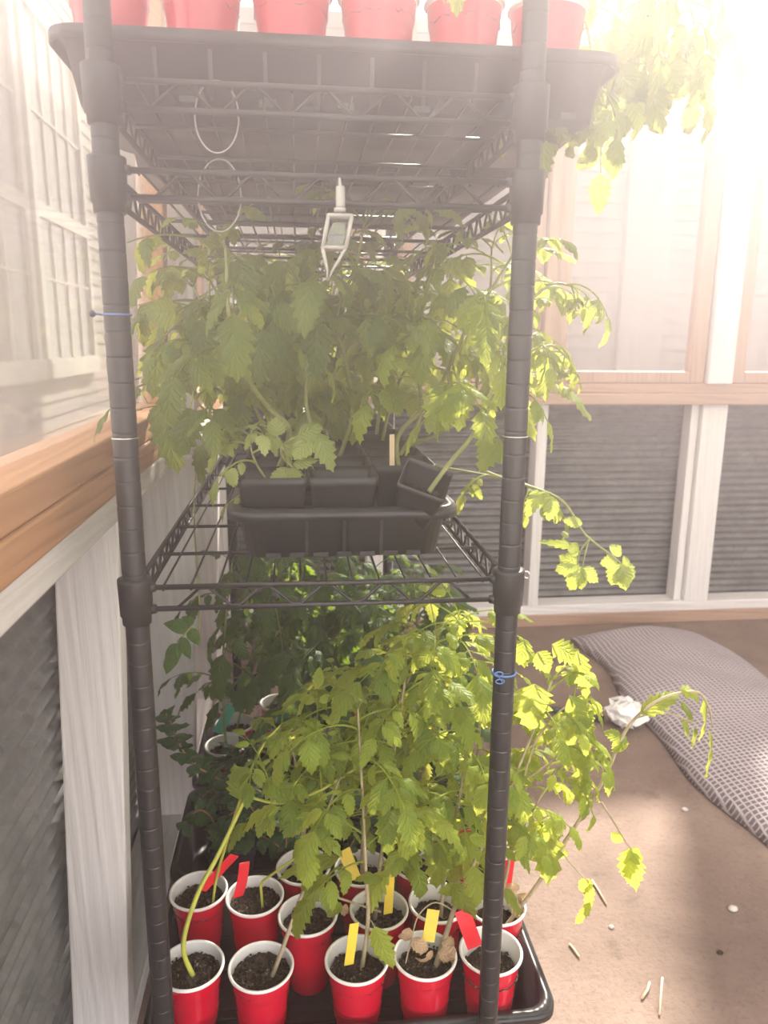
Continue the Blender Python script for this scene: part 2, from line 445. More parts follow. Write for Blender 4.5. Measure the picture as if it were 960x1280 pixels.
for i in range(5):
    a, b = LEFTX[i], RIGHTX[i]
    wn += 1
    f = .058
    fp = [bhex(a, a+f, FY+.02, FY+.075, 1.002, 3.30), bhex(b-f, b, FY+.02, FY+.075, 1.002, 3.30), bhex(a+f, b-f, FY+.02, FY+.075, 1.002, 1.046), bhex(a+f, b-f, FY+.02, FY+.075, 3.24, 3.30)]
    pm = MB().box((a+f-.004, FY+.045, 1.04), (b-f+.004, FY+.048, 3.25))
    window(wn, fp, pm, M['fir_z'], M['pane'], LAB[i])

# right wall and roof, out of the frame: they shade the room as the rest of the greenhouse does
struct(corr('wall_right', M['galv_far'], (3.57, -1.6, 0), (0, 1, 0), (0, 0, 1), 4.6, .93, (-1, 0, 0), per=.09, amp=.012))
T(MB().box((3.46, -1.6, .92), (3.58, 3.0, 1.0)), M['fir_y'])
wn += 1
window(wn, [bhex(3.50, 3.56, -1.6, 2.86, 1.0, 1.05), bhex(3.50, 3.56, -1.6, 2.86, 3.20, 3.34), bhex(3.50, 3.56, .6, .68, 1.05, 3.2), bhex(3.50, 3.56, -1.6, -1.52, 1.05, 3.2), bhex(3.50, 3.56, 2.78, 2.86, 1.05, 3.2)],
       MB().box((3.525, -1.55, 1.04), (3.529, 2.8, 3.21)), M['fir_y'], M['pane_roof'], 'hazy window wall on the right side of the greenhouse')
struct(MB().box((-.42, -1.6, 3.36), (3.60, 3.02, 3.368)).build('ceiling', M['pane_roof'], smooth=False))
for y in (-1.0, .2, 1.4, 2.6): T(MB().box((-.40, y, 3.26), (3.58, y+.05, 3.355)), M['white_x'])

# ------------------------------------------------------------------ houses and shrubs outside
def house_left():
    root = thing('house', 'pale sided house with white gridded windows seen through the left window', 'house', (-2.6, 8, 0))
    w = MB(); 
    # lap siding: a saw-tooth profile running along the wall
    n = 36; h = .15
    for k in range(n):
        z = -.1+k*h
        w.add([(-2.6, 2.5, z), (-2.6, 16, z), (-2.62, 16, z+h), (-2.62, 2.5, z+h), (-2.7, 2.5, z), (-2.7, 16, z), (-2.7, 16, z+h), (-2.7, 2.5, z+h)],
              [(0,1,2,3),(7,6,5,4),(0,4,5,1),(1,5,6,2),(2,6,7,3),(3,7,4,0)])
    w.build('siding', M['siding'], root, smooth=False)
    for (y0, y1, z0, z1) in ((5.0, 7.95, .95, 4.3), (8.35, 10.1, .95, 4.3)):
        f = MB(); x0, x1 = -2.60, -2.54
        f.box((x0, y0-.12, z0-.2), (x1+.03, y1+.12, z0)); f.box((x0, y0-.12, z1), (x1, y1+.12, z1+.14))
        f.box((x0, y0-.12, z0), (x1, y0, z1)); f.box((x0, y1, z0), (x1, y1+.12, z1))
        zm = z0+(z1-z0)*.44
        f.box((x0, y0, zm-.07), (x1, y1, zm+.07))
        fo = f.build('window_frame', M['housewhite'], root, smooth=False)
        g = MB()
        ny = 5 if y1-y0 > 2 else 4
        for k in range(1, ny): yy = y0+(y1-y0)*k/ny; g.box((x0, yy-.012, z0), (x1-.02, yy+.012, z1))
        for zz in (z0+(zm-z0)*.55, zm+(z1-zm)*.5): g.box((x0, y0, zz-.014), (x1-.02, y1, zz+.014))
        g.build('muntins', M['housewhite'], fo, smooth=False)
        MB().box((x0, y0, z0), (x0+.02, y1, z1)).build('pane', M['houseglass'], fo, smooth=False)
house_left()
def house_far():
    root = thing('house', 'pale house blurred behind the hazy back windows', 'house', (3, 9.5, 0))
    w = MB()
    for k in range(28):
        z = -.1+k*.17
        w.add([(-2, 9.2, z), (9, 9.2, z), (9, 9.225, z+.17), (-2, 9.225, z+.17), (-2, 9.4, z), (9, 9.4, z), (9, 9.4, z+.17), (-2, 9.4, z+.17)],
              [(3,2,1,0),(4,5,6,7),(1,5,4,0),(2,6,5,1),(3,7,6,2),(0,4,7,3)])
    w.build('siding', M['house_far'], root, smooth=False)
    MB().box((3.9, 9.08, -.1), (4.45, 9.2, 4.6)).build('corner_board', M['house_far'], root, smooth=False)
house_far()

# ------------------------------------------------------------------ leaves, stems, plants
UP = V((0, 0, 1))
def leaflet(mb, base, d, nrm, L, W, r, curl=.8, fold=.25, teeth=True, n=12, twist=0.0):
    d = d.normalized(); side = d.cross(nrm)
    if side.length < 1e-4: side = d.orthogonal()
    side.normalize(); nrm = side.cross(d)
    if twist:
        q = Matrix.Rotation(twist, 3, d); side = q @ side; nrm = q @ nrm
    rot = Matrix.Rotation(-curl/n, 3, side)
    p = base.copy(); vs = []; uv = []
    ph = r.uniform(0, 6)
    for i in range(n+1):
        u = i/n
        w = W*.5*max(0.02, math.sin(PI*min(1, u**.66))**.8)
        fw = 0.0
        if teeth and 0 < i < n:
            if i % 2 == 0: w *= 1.06; fw = L*.045
            else: w *= .84 if L < .05 else .70
        wav = math.sin(u*9+ph)*.07*L; cr = math.sin(u*17+ph*2)*.022*L
        for v in (-1, -.5, 0, .5, 1):
            a = abs(v)
            q = p + side*(v*w) + nrm*(w*(fold*a - .45*fold*a*a*2) + wav*v*.35 - w*.22*a*a + cr*a) + d*(fw*a)
            vs.append(q); uv.append((u, v))
        p = p + d*(L/n)
        d = rot @ d; nrm = rot @ nrm
    fs = [(i*5+k, i*5+k+1, (i+1)*5+k+1, (i+1)*5+k) for i in range(n) for k in range(4)]
    mb.add(vs, fs, uv)

def tomato_leaf(fo, st, base, d, L, r, droop=1.0, size=1.0, pairs=3, wilt=.3, curl=None):
    m = 8; d = d.normalized(); pts = [base.copy()]; dirs = [d.copy()]
    for i in range(m):
        d = (d + V((0, 0, -droop/m)) + V((r.uniform(-.05, .05), r.uniform(-.05, .05), 0))).normalized()
        pts.append(pts[-1] + d*(L/m)); dirs.append(d.copy())
    fo.tube(pts, [.0016*size*(1-.6*i/m) for i in range(m+1)], 5)
    spots = [(.42, .30), (.66, .40), (.86, .34)][3-pairs:]
    for t, s in spots:
        k = min(m, int(t*m)); b = pts[k]; dd = dirs[k]
        sd = dd.cross(UP)
        if sd.length < .2: sd = V((r.uniform(-1, 1), r.uniform(-1, 1), 0))
        sd.normalize(); nr = sd.cross(dd)
        for sg in (-1, 1):
            if r.random() < .06: continue
            ll = L*s*r.uniform(.8, 1.2)
            ld = dd*r.uniform(.35, .7) + sd*sg + V((0, 0, -wilt*r.uniform(.3, 1.3)))
            b2 = b + ld.normalized()*(ll*.12)
            fo.tube([b, b2], .0007*size, 4, False)
            leaflet(fo, b2, ld, nr, ll, ll*(r.uniform(.46, .62) if ll < .05 else r.uniform(.40, .54)), r, (curl if curl is not None else r.uniform(.4, 1.9)), r.uniform(.2, .75), True, 12, r.uniform(-.4, .4))
    dd = dirs[-1]; sd = dd.cross(UP)
    if sd.length < .2: sd = V((1, 0, 0))
    sd.normalize()
    ll = L*.5*r.uniform(.85, 1.15)
    leaflet(fo, pts[-1], dd, sd.cross(dd), ll, ll*r.uniform(.5, .62), r, (curl if curl is not None else r.uniform(.5, 1.8)), r.uniform(.2, .6), True, 12)

def spline(pts, n=5):
    pts = [V(p) for p in pts]
    if len(pts) < 3: 
        return [pts[0].lerp(pts[-1], i/n) for i in range(n+1)]
    out = []
    for i in range(len(pts)-1):
        p0 = pts[max(i-1, 0)]; p1 = pts[i]; p2 = pts[i+1]; p3 = pts[min(i+2, len(pts)-1)]
        for k in range(n):
            t = k/n
            out.append(.5*((2*p1)+(p2-p0)*t+(2*p0-5*p1+4*p2-p3)*t*t+(3*p1-p0-3*p2+p3)*t*t*t))
    out.append(pts[-1])
    return out

def grow(fo, st, pts, r, r0=.003, r1=.0012, leaves=8, L=(.08, .12), start=.35, droop=1.0, wilt=.3, tip=True, up=.35, az=None, size=1.0, pairs=3, curl=None, spread=None):
    """one stem along pts with compound leaves up its length"""
    sp = spline(pts, 5); m = len(sp)
    st.tube(sp, [r0+(r1-r0)*i/(m-1) for i in range(m)], 7)
    a = r.uniform(0, 6.28) if az is None else az
    for k in range(leaves):
        t = start+(1-start)*(k+.5*r.random())/max(1, leaves)
        i = min(m-2, int(t*(m-1)))
        b = sp[i].lerp(sp[i+1], t*(m-1)-i)
        tg = (sp[i+1]-sp[i]).normalized()
        a += 2.4+r.uniform(-.4, .4)
        aa = a if spread is None else spread[0]+(spread[1])*r.uniform(-1, 1)
        d = V((math.cos(aa), math.sin(aa), 0)) + V((0, 0, up*r.uniform(.4, 1.6))) + tg*.35
        tomato_leaf(fo, st, b, d, r.uniform(*L)*(1-.25*max(0, t-.7)), r, droop*r.uniform(.7, 1.4), size, pairs if t < .85 else 2, wilt, curl)
    if tip:
        for k in range(3):
            a += 2.1
            d = V((math.cos(a), math.sin(a), 0))*.8 + (sp[-1]-sp[-2]).normalized()
            tomato_leaf(fo, st, sp[-1], d, L[0]*r.uniform(.5, .8), r, droop*.8, size*.8, 2, wilt*.6, curl)
    return sp

def px(pts): return [at(*p) for p in pts]

# ------------------------------------------------------------------ cups, pots, trays, tags
ZC = .1895                    # cups stand on the tray floor
RC, HC = .0441, .120
def cup_meshes():
    n = 48
    mb = MB()
    rb, rt = .0295, RC-.0015
    prof = [(.0, .003), (rb-.006, .003), (rb-.004, 0), (rb, .0)]
    def ringed(z):
        e = 0.0
        for c0 in (.034, .0395, .045, .0505, .056):
            e += .0006*math.exp(-((z-c0)/.0014)**2)
        e += .0008/(1+math.exp(-(z-.092)/.0012))
        return rb+(rt-.001-rb)*z/HC+e
    for k in range(1, 96):
        z = (HC-.006)*k/95
        prof.append((ringed(z), z))
    mb.lathe(prof, n, cap0=False)
    cup = mb.mesh('cup', M['red'])
    mb = MB()
    prof = [(rt-.0008, HC-.007)]
    for k in range(9):
        a = -PI/2+PI*1.5*k/8
        prof.append((rt+.0006+.0022*math.cos(a), HC-.0022+.0024*math.sin(a)))
    prof += [(rt-.0013, HC-.006), (rb+(rt-rb)*.35-.002, HC*.35)]
    mb.lathe(prof, n)
    rim = mb.mesh('rim', M['whitecup'])
    return cup, rim
CUP, RIM = cup_meshes()
SOILS = []
for k in range(3):
    mb = MB(); r = random.Random(50+k)
    nr, na = 24, 64; rr = .0405
    vs = []; fs = []
    for i in range(nr+1):
        for j in range(na):
            q = rr*i/nr; a = 2*PI*j/na
            x, y = q*math.cos(a), q*math.sin(a)
            z = .006*noise.noise(V((x*60+k*9, y*60, k))) + .0042*noise.noise(V((x*200, y*200+k*7, 3))) + .0026*noise.noise(V((x*480, y*480, k))) - .003*(i/nr)**3
            vs.append((x, y, z))
    for i in range(nr):
        for j in range(na):
            j2 = (j+1) % na
            fs.append((i*na+j, i*na+j2, (i+1)*na+j2, (i+1)*na+j) if i else (j, na+j2, na+j))
    for i in range(nr-1+1): pass
    mb.add(vs, fs)
    for q in range(150):       # crumbs
        a, q2 = r.uniform(0, 6.28), .037*math.sqrt(r.random()); s = r.uniform(.0007, .0028)
        c = V((q2*math.cos(a), q2*math.sin(a), .002))
        mb.add([c+V((s*r.uniform(.6, 1.2), 0, 0)), c+V((0, s, 0)), c+V((-s, 0, 0)), c+V((0, -s*r.uniform(.6, 1.2), 0)), c+V((0, 0, s)), c-V((0, 0, s))],
               [(0,1,4),(1,2,4),(2,3,4),(3,0,4),(1,0,5),(2,1,5),(3,2,5),(0,3,5)])
    SOILS.append(mb.mesh('soil', M['soil'], smooth=False))

def potted(x, y, label, group, z=ZC, fill=.100, name='potted_tomato_plant', cat='plant', tilt=(0, 0), scale=1):
    root = thing(name, label, cat, (x, y, z), group)
    c = link('cup', CUP, root); link('rim', RIM, c)
    c.rotation_euler = (tilt[0], tilt[1], rnd.uniform(0, 6))
    s = link('soil', rnd.choice(SOILS), root); s.location = (0, 0, fill); s.rotation_euler = (tilt[0], tilt[1], rnd.uniform(0, 6))
    return root
def finish(root, fo, st, lm='leaf', sm='stem', dry=None):
    if st.v: st.build('stem', M[sm], root)
    if fo.v: fo.build('foliage', M[lm], root)
    if dry and dry.v: dry.build('dry_leaf', M['dry'], root)['label'] = 'dried curled brown leaf'

def rrect(x0, x1, y0, y1, z, rad, k=5):
    out = []
    for cx, cy, a0 in ((x1-rad, y1-rad, 0), (x0+rad, y1-rad, PI/2), (x0+rad, y0+rad, PI), (x1-rad, y0+rad, 1.5*PI)):
        for i in range(k+1):
            a = a0+PI/2*i/k
            out.append((cx+rad*math.cos(a), cy+rad*math.sin(a), z))
    return out
def tray(x0, x1, y0, y1, z0, label, group=None, h=.062, rib=9):
    root = thing('plant_tray', label, 'tray', ((x0+x1)/2, (y0+y1)/2, z0), group)
    t = .010; lip = .011
    R = lambda e, z, rad=.03: rrect(x0+e, x1-e, y0+e, y1-e, z, rad)
    mb = MB()
    mb.loops([R(lip+t, z0), R(lip, z0+h-.003), R(0, z0+h), R(-.0005, z0+h-.012), R(.002, z0+h-.012), R(.003, z0+h+.0015), R(lip+.002, z0+h+.0015), R(lip+t+.002, z0+.003)], True, True)
    mb.build('body', M['tray'], root)
    if rib:
        rb = MB()
        def ridge(a, b, nx, ny):
            (xa, ya), (xb, yb) = a, b
        n = rib
        for k in range(1, n):
            s = k/n
            xx = x0+.05+(x1-x0-.1)*s
            rb.hexa([(xx-.002, y0+lip+t-.0015, z0+.002), (xx+.002, y0+lip+t-.0015, z0+.002), (xx+.002, y0+lip+t+.004, z0+.002), (xx-.002, y0+lip+t+.004, z0+.002),
                     (xx-.002, y0+lip-.0012, z0+h-.014), (xx+.002, y0+lip-.0012, z0+h-.014), (xx+.002, y0+lip+.005, z0+h-.014), (xx-.002, y0+lip+.005, z0+h-.014)])
        nn = 7
        for k in range(nn):                       # feet along the bottom edge
            xx = x0+.055+(x1-x0-.11)*k/(nn-1)
            rb.box((xx-.009, y0+lip+t-.003, z0), (xx+.009, y0+lip+t+.004, z0+.006))
        for k in range(12):                       # floor channels
            yy = y0+.06+(y1-y0-.12)*k/11
            rb.box((x0+.05, yy-.0015, z0+.003), (x1-.05, yy+.0015, z0+.0042))
        rb.build('ribs', M['tray'], root, smooth=False)
    return root
def plant_tag(base, top, width, mat, label, yaw=0.0, bend=0.0, point=False):
    base, top = V(base), V(top)
    d = (top-base); L = d.length; d.normalize()
    s = V((math.cos(yaw), math.sin(yaw), 0)); s = (s-d*s.dot(d)).normalized(); n = s.cross(d)
    mb = MB(); m = 8; th = .0004
    rings = []
    for i in range(m+1):
        u = i/m
        c = base+d*(L*u)+n*(bend*L*(u*u)); w = width/2
        if point and u < .3: w *= .25+.75*u/.3
        rings.append([c-s*w-n*th, c+s*w-n*th, c+s*w+n*th, c-s*w+n*th])
    mb.loops(rings, True, True)
    loc = base
    o = mb.build('plant_tag', mat, None, smooth=False, off=tuple(loc)); o.location = loc
    return tag(o, label, 'plant tag', None)
GLARE_D, GLARE_G = .66, .71  # density and forward scatter of the added lens glare volume
SUN_E, SUN_EL, SUN_AZ = 13.0, 37, 25
SKY_E, EXPO = 3.2, 0.62

# ------------------------------------------------------------------ wire shelving unit
XL, XR, YF, YB = -.179, .236, .805, 1.975
shelving = thing('shelving_unit', 'tall black wire shelving unit with round posts holding the trays', 'shelving', ((XL+XR)/2, (YF+YB)/2, 0))
LEVELS = [.180, .8875, 1.3095, 1.3885]           # top of each shelf's front rod
def post(x, y):
    mb = MB(); r = .0127; prof = [(0, .012), (r, .012)]
    z = .04
    while z < 1.80:
        prof += [(r, z-.0022), (r, z-.0011), (r-.0005, z-.0006), (r-.0005, z+.0006), (r, z+.0011), (r, z+.0022)]
        z += .0254*1.0
    prof += [(r, 1.83), (r-.002, 1.833), (0, 1.833)]
    mb.lathe(prof, 28, c=(x, y, 0))
    p = mb.build('post', M['black'], shelving)
    MB().lathe([(0, 0), (.014, 0), (.016, .004), (.012, .012), (0, .014)], 20, c=(x, y, 0)).build('foot', M['black'], p)
for x in (XL, XR):
    for y in (YF, YB): post(x, y)
def rod(mb, a, b, r, n=8): mb.tube([a, b], r, n)
def zigzag(mb, a, b, zlo, zhi, n, r):
    a, b = V(a), V(b); pts = []
    for i in range(n*2+1):
        p = a.lerp(b, i/(n*2)); z = zhi if i % 2 else zlo
        d = (b-a)/(n*2)
        for e in (-.16, .16):
            q = p+d*e
            if (i == 0 and e < 0) or (i == n*2 and e > 0): continue
            pts.append(V((q.x, q.y, z)))
    mb.tube(pts, r, 6)
for z in LEVELS:
    sh = MB(); r = .0031
    zl = z-.0245
    a = .014
    frame = []
    for (p, q) in (((XL, YF), (XR, YF)), ((XL, YB), (XR, YB)), ((XL, YF), (XL, YB)), ((XR, YF), (XR, YB))):
        d = V((q[0]-p[0], q[1]-p[1], 0)).normalized()*a
        for zz in (z, zl):
            rod(sh, (p[0]+d.x, p[1]+d.y, zz), (q[0]-d.x, q[1]-d.y, zz), r)
    so = sh.build('wire_shelf', M['wire'], shelving)
    zz = MB()
    zigzag(zz, (XL+.04, YF, 0), (XR-.04, YF, 0), zl+.002, z-.002, 5, .0019)
    zigzag(zz, (XL+.04, YB, 0), (XR-.04, YB, 0), zl+.002, z-.002, 5, .0019)
    zigzag(zz, (XL, YF+.04, 0), (XL, YB-.04, 0), zl+.002, z-.002, 22, .0019)
    zigzag(zz, (XR, YF+.04, 0), (XR, YB-.04, 0), zl+.002, z-.002, 22, .0019)
    zz.build('truss', M['wire'], so)
    dk = MB()
    n = 14
    for k in range(1, n):
        x = XL+(XR-XL)*k/n
        dk.tube([(x, YF, z-.004), (x, YF+.004, z+.0005), (x, YB-.004, z+.0005), (x, YB, z-.004)], .0014, 5)
    for k in range(1, 8):
        y = YF+(YB-YF)*k/8
        rod(dk, (XL, y, z-.0036), (XR, y, z-.0036), .0026, 6)
    dk.build('deck_wires', M['wire'], so)
    for x in (XL, XR):
        for y in (YF, YB):
            cm = MB()
            cm.lathe([(.0127, z-.040), (.0152, z-.040), (.0155, z-.031), (.0172, z-.030), (.0182, z+.008), (.0180, z+.011), (.0127, z+.011)], 28, c=(x, y, 0))
            sx = 1 if x == XL else -1; sy = 1 if y == YF else -1
            for q in (z, zl):
                cm.lathe([(0, -.004), (.0048, -.004), (.0048, .004), (0, .004)], 12, c=(x+sx*.0175, y, q))
            cm.build('collar', M['black'], so)

# ------------------------------------------------------------------ bottom shelf: front tray of red cups
zb = LEVELS[0]+.0034
tray(-.222, .346, .832, 1.150, zb, 'black plastic tray under the red cups at the front of the bottom shelf', 'seedling trays')
tray(-.236, .346, 1.155, 1.435, zb, 'black tray under the dark leafy trailing plants, second from front on the bottom shelf', 'seedling trays')
tray(-.236, .346, 1.440, 1.735, zb, 'black tray deep at the back of the bottom shelf under shaded red cups', 'seedling trays')
ZC = zb+.0045
G1 = 'red cups in the front bottom tray'
CUPS = {
 1: (-.160, .905, 'red cup by the left post with a bent yellow-green stem reaching up out of it', .104),
 2: (-.064, .893, 'red cup in front, second from the left post, with one thick tan stem leaning right', .106),
 3: (.003, .985, 'red cup set back middle left with a long twisted leaf hanging over its rim', .100),
 4: (.070, .893, 'red front cup with an upright stem, a yellow tag and one large drooping leaf', .098),
 5: (.166, .890, 'red front cup with a yellow tag, curled dry leaves and a thick leaning stem', .100),
 6: (.260, .889, 'red cup just behind the right post, only soil and a bent red tag in it', .090),
 7: (-.168, 1.052, 'red cup in the left corner with dark clumpy soil and a slanted red tag', .100),
 8: (-.079, 1.033, 'red cup with a folded red tag and a short snapped stem bent right', .104),
 9: (.110, .985, 'red cup with a tall upright yellow tag, behind the two front cups with yellow tags', .100),
 10: (.092, 1.080, 'red cup in the back row with a wide yellow tag leaning left', .096),
 11: (.188, 1.084, 'red cup in the back row with a dark red tag in shade', .096),
 12: (.201, .990, 'red cup in the second row right of the tall yellow tag, thin reddish stem', .092),
 13: (.280, 1.078, 'red cup at the back right with a tall red tag beside the right post', .094),
 14: (.292, .975, 'red cup right of the right post, its long stem arching over the floor', .086),
 15: (-.003, 1.094, 'red cup half hidden in the back row with a narrow yellow tag standing in it', .098),
}
P = {}
for k, (x, y, lab, fill) in CUPS.items():
    P[k] = potted(x, y, lab, G1, z=ZC, fill=fill, tilt=(rnd.uniform(-.008, .008), rnd.uniform(-.008, .008)), name='potted_tomato_plant' if k != 6 else 'cup_of_soil', cat='plant' if k != 6 else 'cup')
def base(k, dx=0, dy=0):
    x, y, _, f = CUPS[k]
    return V((x+dx, y+dy, ZC+f-.006))

# cup 1: bent yellow stem, forked at the top
fo, st = MB(), MB(); r = random.Random(1)
pts = [base(1, .006, -.005), at(229, 1183, .90), at(246, 1120, .915), at(272, 1070, .93), at(300, 1012, .95), at(308, 995, .955)]
sp = spline(pts, 5); st.tube(sp, [.0036-.001*i/len(sp) for i in range(len(sp))], 8)
p2 = [at(308, 995, .955), at(345, 1004, .96), at(372, 999, .965), at(400, 988, .97), at(430, 970, .98), at(456, 953, .985)]
st.tube(spline(p2, 5), .0022, 7)
for b, t, L in (((345, 1003, .96), (332, 965, .97), .045), ((352, 1003, .96), (372, 975, .95), .05), ((402, 987, .97), (398, 930, .98), .06)):
    q = at(*b); d = at(*t)-q
    st.tube([q, at(*t)], .001, 5); tomato_leaf(fo, st, at(*t), d, L*1.3, r, .8, .8, 1, .3)
q = at(398, 985, .97); leaflet(fo, q, at(388, 1048, .96)-q, V((-.2, -1, .2)), .07, .032, r, .3)
q = at(372, 1000, .965); leaflet(fo, q, at(352, 1035, .95)-q, V((-.2, -1, .3)), .05, .028, r, .3)
q = at(330, 975, .96); leaflet(fo, q, at(360, 990, .93)-q, V((0, -.6, .8)), .055, .045, r, .6)
q = at(300, 1000, .95); leaflet(fo, q, at(293, 965, .96)-q, V((-.2, -1, .2)), .05, .035, r, .3)
finish(P[1], fo, st, 'leaf', 'stem_yellow')
# cup 7
fo, st = MB(), MB(); r = random.Random(7)
st.tube(spline([base(7, .022, -.01), at(270, 1100, 1.03), at(284, 1050, 1.0), at(300, 1000, .985), at(312, 965, .985)], 5), .0022, 7)
grow(fo, st, [at(312, 965, .985), at(330, 930, 1.0), at(352, 905, 1.02)], r, .0018, .001, 3, (.06, .08), .3, 1.0)
finish(P[7], fo, st, 'leaf', 'stem_yellow')
# cup 8: snapped stub
fo, st = MB(), MB()
st.tube([base(8, .012, -.012), at(326, 1107, 1.02), at(329, 1101, 1.018), at(372, 1070, 1.0), at(420, 1046, .99)], [.0022, .0022, .002, .0016, .0013], 7)
r = random.Random(8); tomato_leaf(fo, st, at(420, 1046, .99), V((.8, 0, .5)), .07, r, 1.4)
finish(P[8], fo, st, 'leaf', 'stem_yellow')

def stand(k, pts, seed, leaves, L=(.085, .125), start=.4, r0=.0034, lm='leaf', sm='stem_tan', heros=(), droop=1.1, wilt=.35, extra=None, **kw):
    fo, st, dry = MB(), MB(), MB(); r = random.Random(seed)
    sp = grow(fo, st, pts, r, r0, .0014, leaves, L, start, droop, wilt, **kw)
    for (b, t, nn, wd, cl) in heros:
        q = at(*b); e = at(*t); leaflet(fo, q, e-q, V(nn), (e-q).length*1.12, wd, r, cl, .3)
        j = min(range(len(sp)), key=lambda i: (sp[i]-q).length)
        st.tube([sp[j], sp[j].lerp(q, .5)+V((0, 0, .004)), q], .0009, 5)
    if extra: extra(fo, st, dry, r)
    finish(P[k], fo, st, lm, sm, dry)

stand(2, [base(2, .014, -.004), at(356, 1178, .892), at(372, 1132, .91), at(388, 1088, .93), at(402, 1035, .95), at(420, 985, .97), at(436, 945, .99)], 2, 6, (.075, .10), .62,
      heros=(((425, 1070, .93), (356, 1084, .90), (-.1, -.5, .9), .03, .7),))
stand(3, [base(3, -.004, .004), at(379, 1100, .985), at(378, 1040, .99), at(374, 985, 1.0), at(366, 935, 1.0)], 3, 5, (.08, .10), .6,
      heros=(((402, 1086, .96), (376, 1152, .945), (-.3, -1, .1), .03, .5),))
def tan_twig(fo, st, dry, r):
    st.tube(spline([at(476, 1140, .96), at(440, 1128, .95), at(404, 1116, .94)], 5), .0016, 6)
    st.tube(spline([at(404, 1116, .94), at(392, 1105, .95), at(385, 1090, .96)], 5), .0014, 6)
    q = at(432, 1130, .95); leaflet(dry, q, at(430, 1158, .945)-q, V((0, -1, 0)), .035, .012, r, 1.2)
    q = at(426, 1128, .95); leaflet(fo, q, at(414, 1146, .94)-q, V((0, -1, 0)), .03, .022, r, .8)
stand(9, [base(9, -.006, .002), at(474, 1090, .985), at(482, 1030, .99), at(490, 960, 1.0), at(502, 880, 1.0), at(508, 835, 1.0)], 9, 15, (.10, .14), .35, extra=tan_twig)
stand(4, [base(4, .006, .004), at(460, 1150, .90), at(457, 1085, .905), at(454, 1010, .92), at(450, 940, .94), at(447, 885, .96)], 4, 13, (.10, .14), .42,
      heros=(((468, 1158, .888), (489, 1212, .868), (-.1, -1, .15), .034, .35), ((478, 1098, .90), (452, 1093, .88), (0, -.4, 1), .02, .6)))
def dry5(fo, st, dry, r):
    for (b, t, w) in (((512, 1160, .88), (506, 1182, .87), .02), ((516, 1172, .875), (524, 1186, .86), .022), ((548, 1190, .88), (566, 1200, .868), .026), ((552, 1178, .885), (574, 1186, .875), .024), ((540, 1188, .87), (536, 1206, .862), .02), ((556, 1186, .88), (560, 1206, .87), .018)):
        q = at(*b); leaflet(dry, q, at(*t)-q, V((r.uniform(-1, 1), -1, r.uniform(0, 1))), .035, w, r, r.uniform(1.5, 3), .8)
    st.tube(spline([at(507, 1204, .87), at(515, 1170, .878), at(524, 1143, .89), at(545, 1128, .895), at(572, 1142, .895)], 5), .001, 6)
stand(5, [base(5, .014, -.002), at(560, 1160, .893), at(574, 1120, .90), at(592, 1080, .915), at(622, 1020, .935), at(650, 955, .95), at(672, 900, .955), at(690, 850, .965)], 5, 9, (.08, .115), .42, r0=.0042, extra=dry5,
      heros=(((566, 1104, .895), (592, 1148, .87), (-.2, -1, .2), .034, .35), ((578, 1108, .90), (550, 1118, .90), (0, -1, .3), .02, .4)))
stand(12, [base(12, .006, .0), at(556, 1090, .985), at(568, 1030, .99), at(580, 960, .99), at(585, 900, .995)], 12, 14, (.10, .14), .3,
      heros=(((551, 1050, .95), (546, 1110, .935), (-.2, -1, .15), .05, .3), ((590, 1040, .955), (572, 1082, .94), (0, -1, .1), .04, .3)))
stand(10, [base(10, 0, .004), at(455, 1030, 1.07), at(470, 960, 1.06), at(488, 900, 1.06), at(520, 830, 1.05), at(545, 785, 1.04)], 10, 16, (.10, .14), .25)
stand(11, [base(11, -.002, .006), at(512, 1030, 1.08), at(530, 960, 1.07), at(550, 880, 1.06), at(567, 800, 1.05), at(575, 775, 1.04)], 11, 16, (.10, .14), .3)
stand(13, [base(13, 0, .0), at(600, 1040, 1.07), at(592, 980, 1.05), at(598, 930, 1.04), at(600, 880, 1.04)], 13, 13, (.10, .13), .25)
stand(15, [base(15, 0, .01), at(380, 1040, 1.10), at(402, 970, 1.09), at(420, 905, 1.08), at(425, 870, 1.07)], 15, 9, (.09, .12), .55)

# cup 14: several stems, one long and bare arching over the floor
fo, st, dry = MB(), MB(), MB(); r = random.Random(14)
long = [base(14, .010, -.008), at(672, 1105, .965), at(700, 1062, .955), at(735, 1008, .95), at(758, 968, .945), at(776, 925, .94), at(794, 898, .935), at(822, 876, .93), at(850, 866, .93), at(874, 866, .93), at(886, 884, .93), at(891, 908, .93)]
sp = spline(long, 5); st.tube(sp, [.0034-.0022*i/len(sp) for i in range(len(sp))], 7)
st.tube(spline([at(794, 898, .935), at(812, 893, .93), at(838, 892, .925), at(862, 902, .92)], 5), .0012, 6)
for (b, t, w, c) in (((800, 893, .93), (856, 858, .93), .030, .9), ((850, 862, .93), (890, 866, .93), .026, 1.2), ((880, 872, .93), (890, 928, .93), .028, .5), ((888, 915, .93), (895, 972, .935), .026, .4),
                     ((852, 898, .92), (872, 922, .915), .022, .8), ((868, 908, .92), (876, 938, .915), .02, .8), ((852, 878, .925), (872, 900, .91), .018, .6)):
    q = at(*b); e = at(*t); leaflet(fo, q, e-q, V((.4, -.5, .8)), (e-q).length*1.05, w, r, c, .5)
q = at(776, 925, .94)
for (t, w) in (((764, 912, .93), .02), ((782, 948, .93), .03), ((797, 938, .94), .022), ((770, 942, .935), .018)):
    e = at(*t); leaflet(fo, q, e-q, V((r.uniform(-.5, .5), -.8, .5)), .030, w, r, 1.8, .6)
br = [at(752, 1003, .95), at(768, 1028, .945), at(782, 1052, .94), at(790, 1062, .94)]
st.tube(spline(br, 5), [.0018]*8+[.0012]*8, 6)
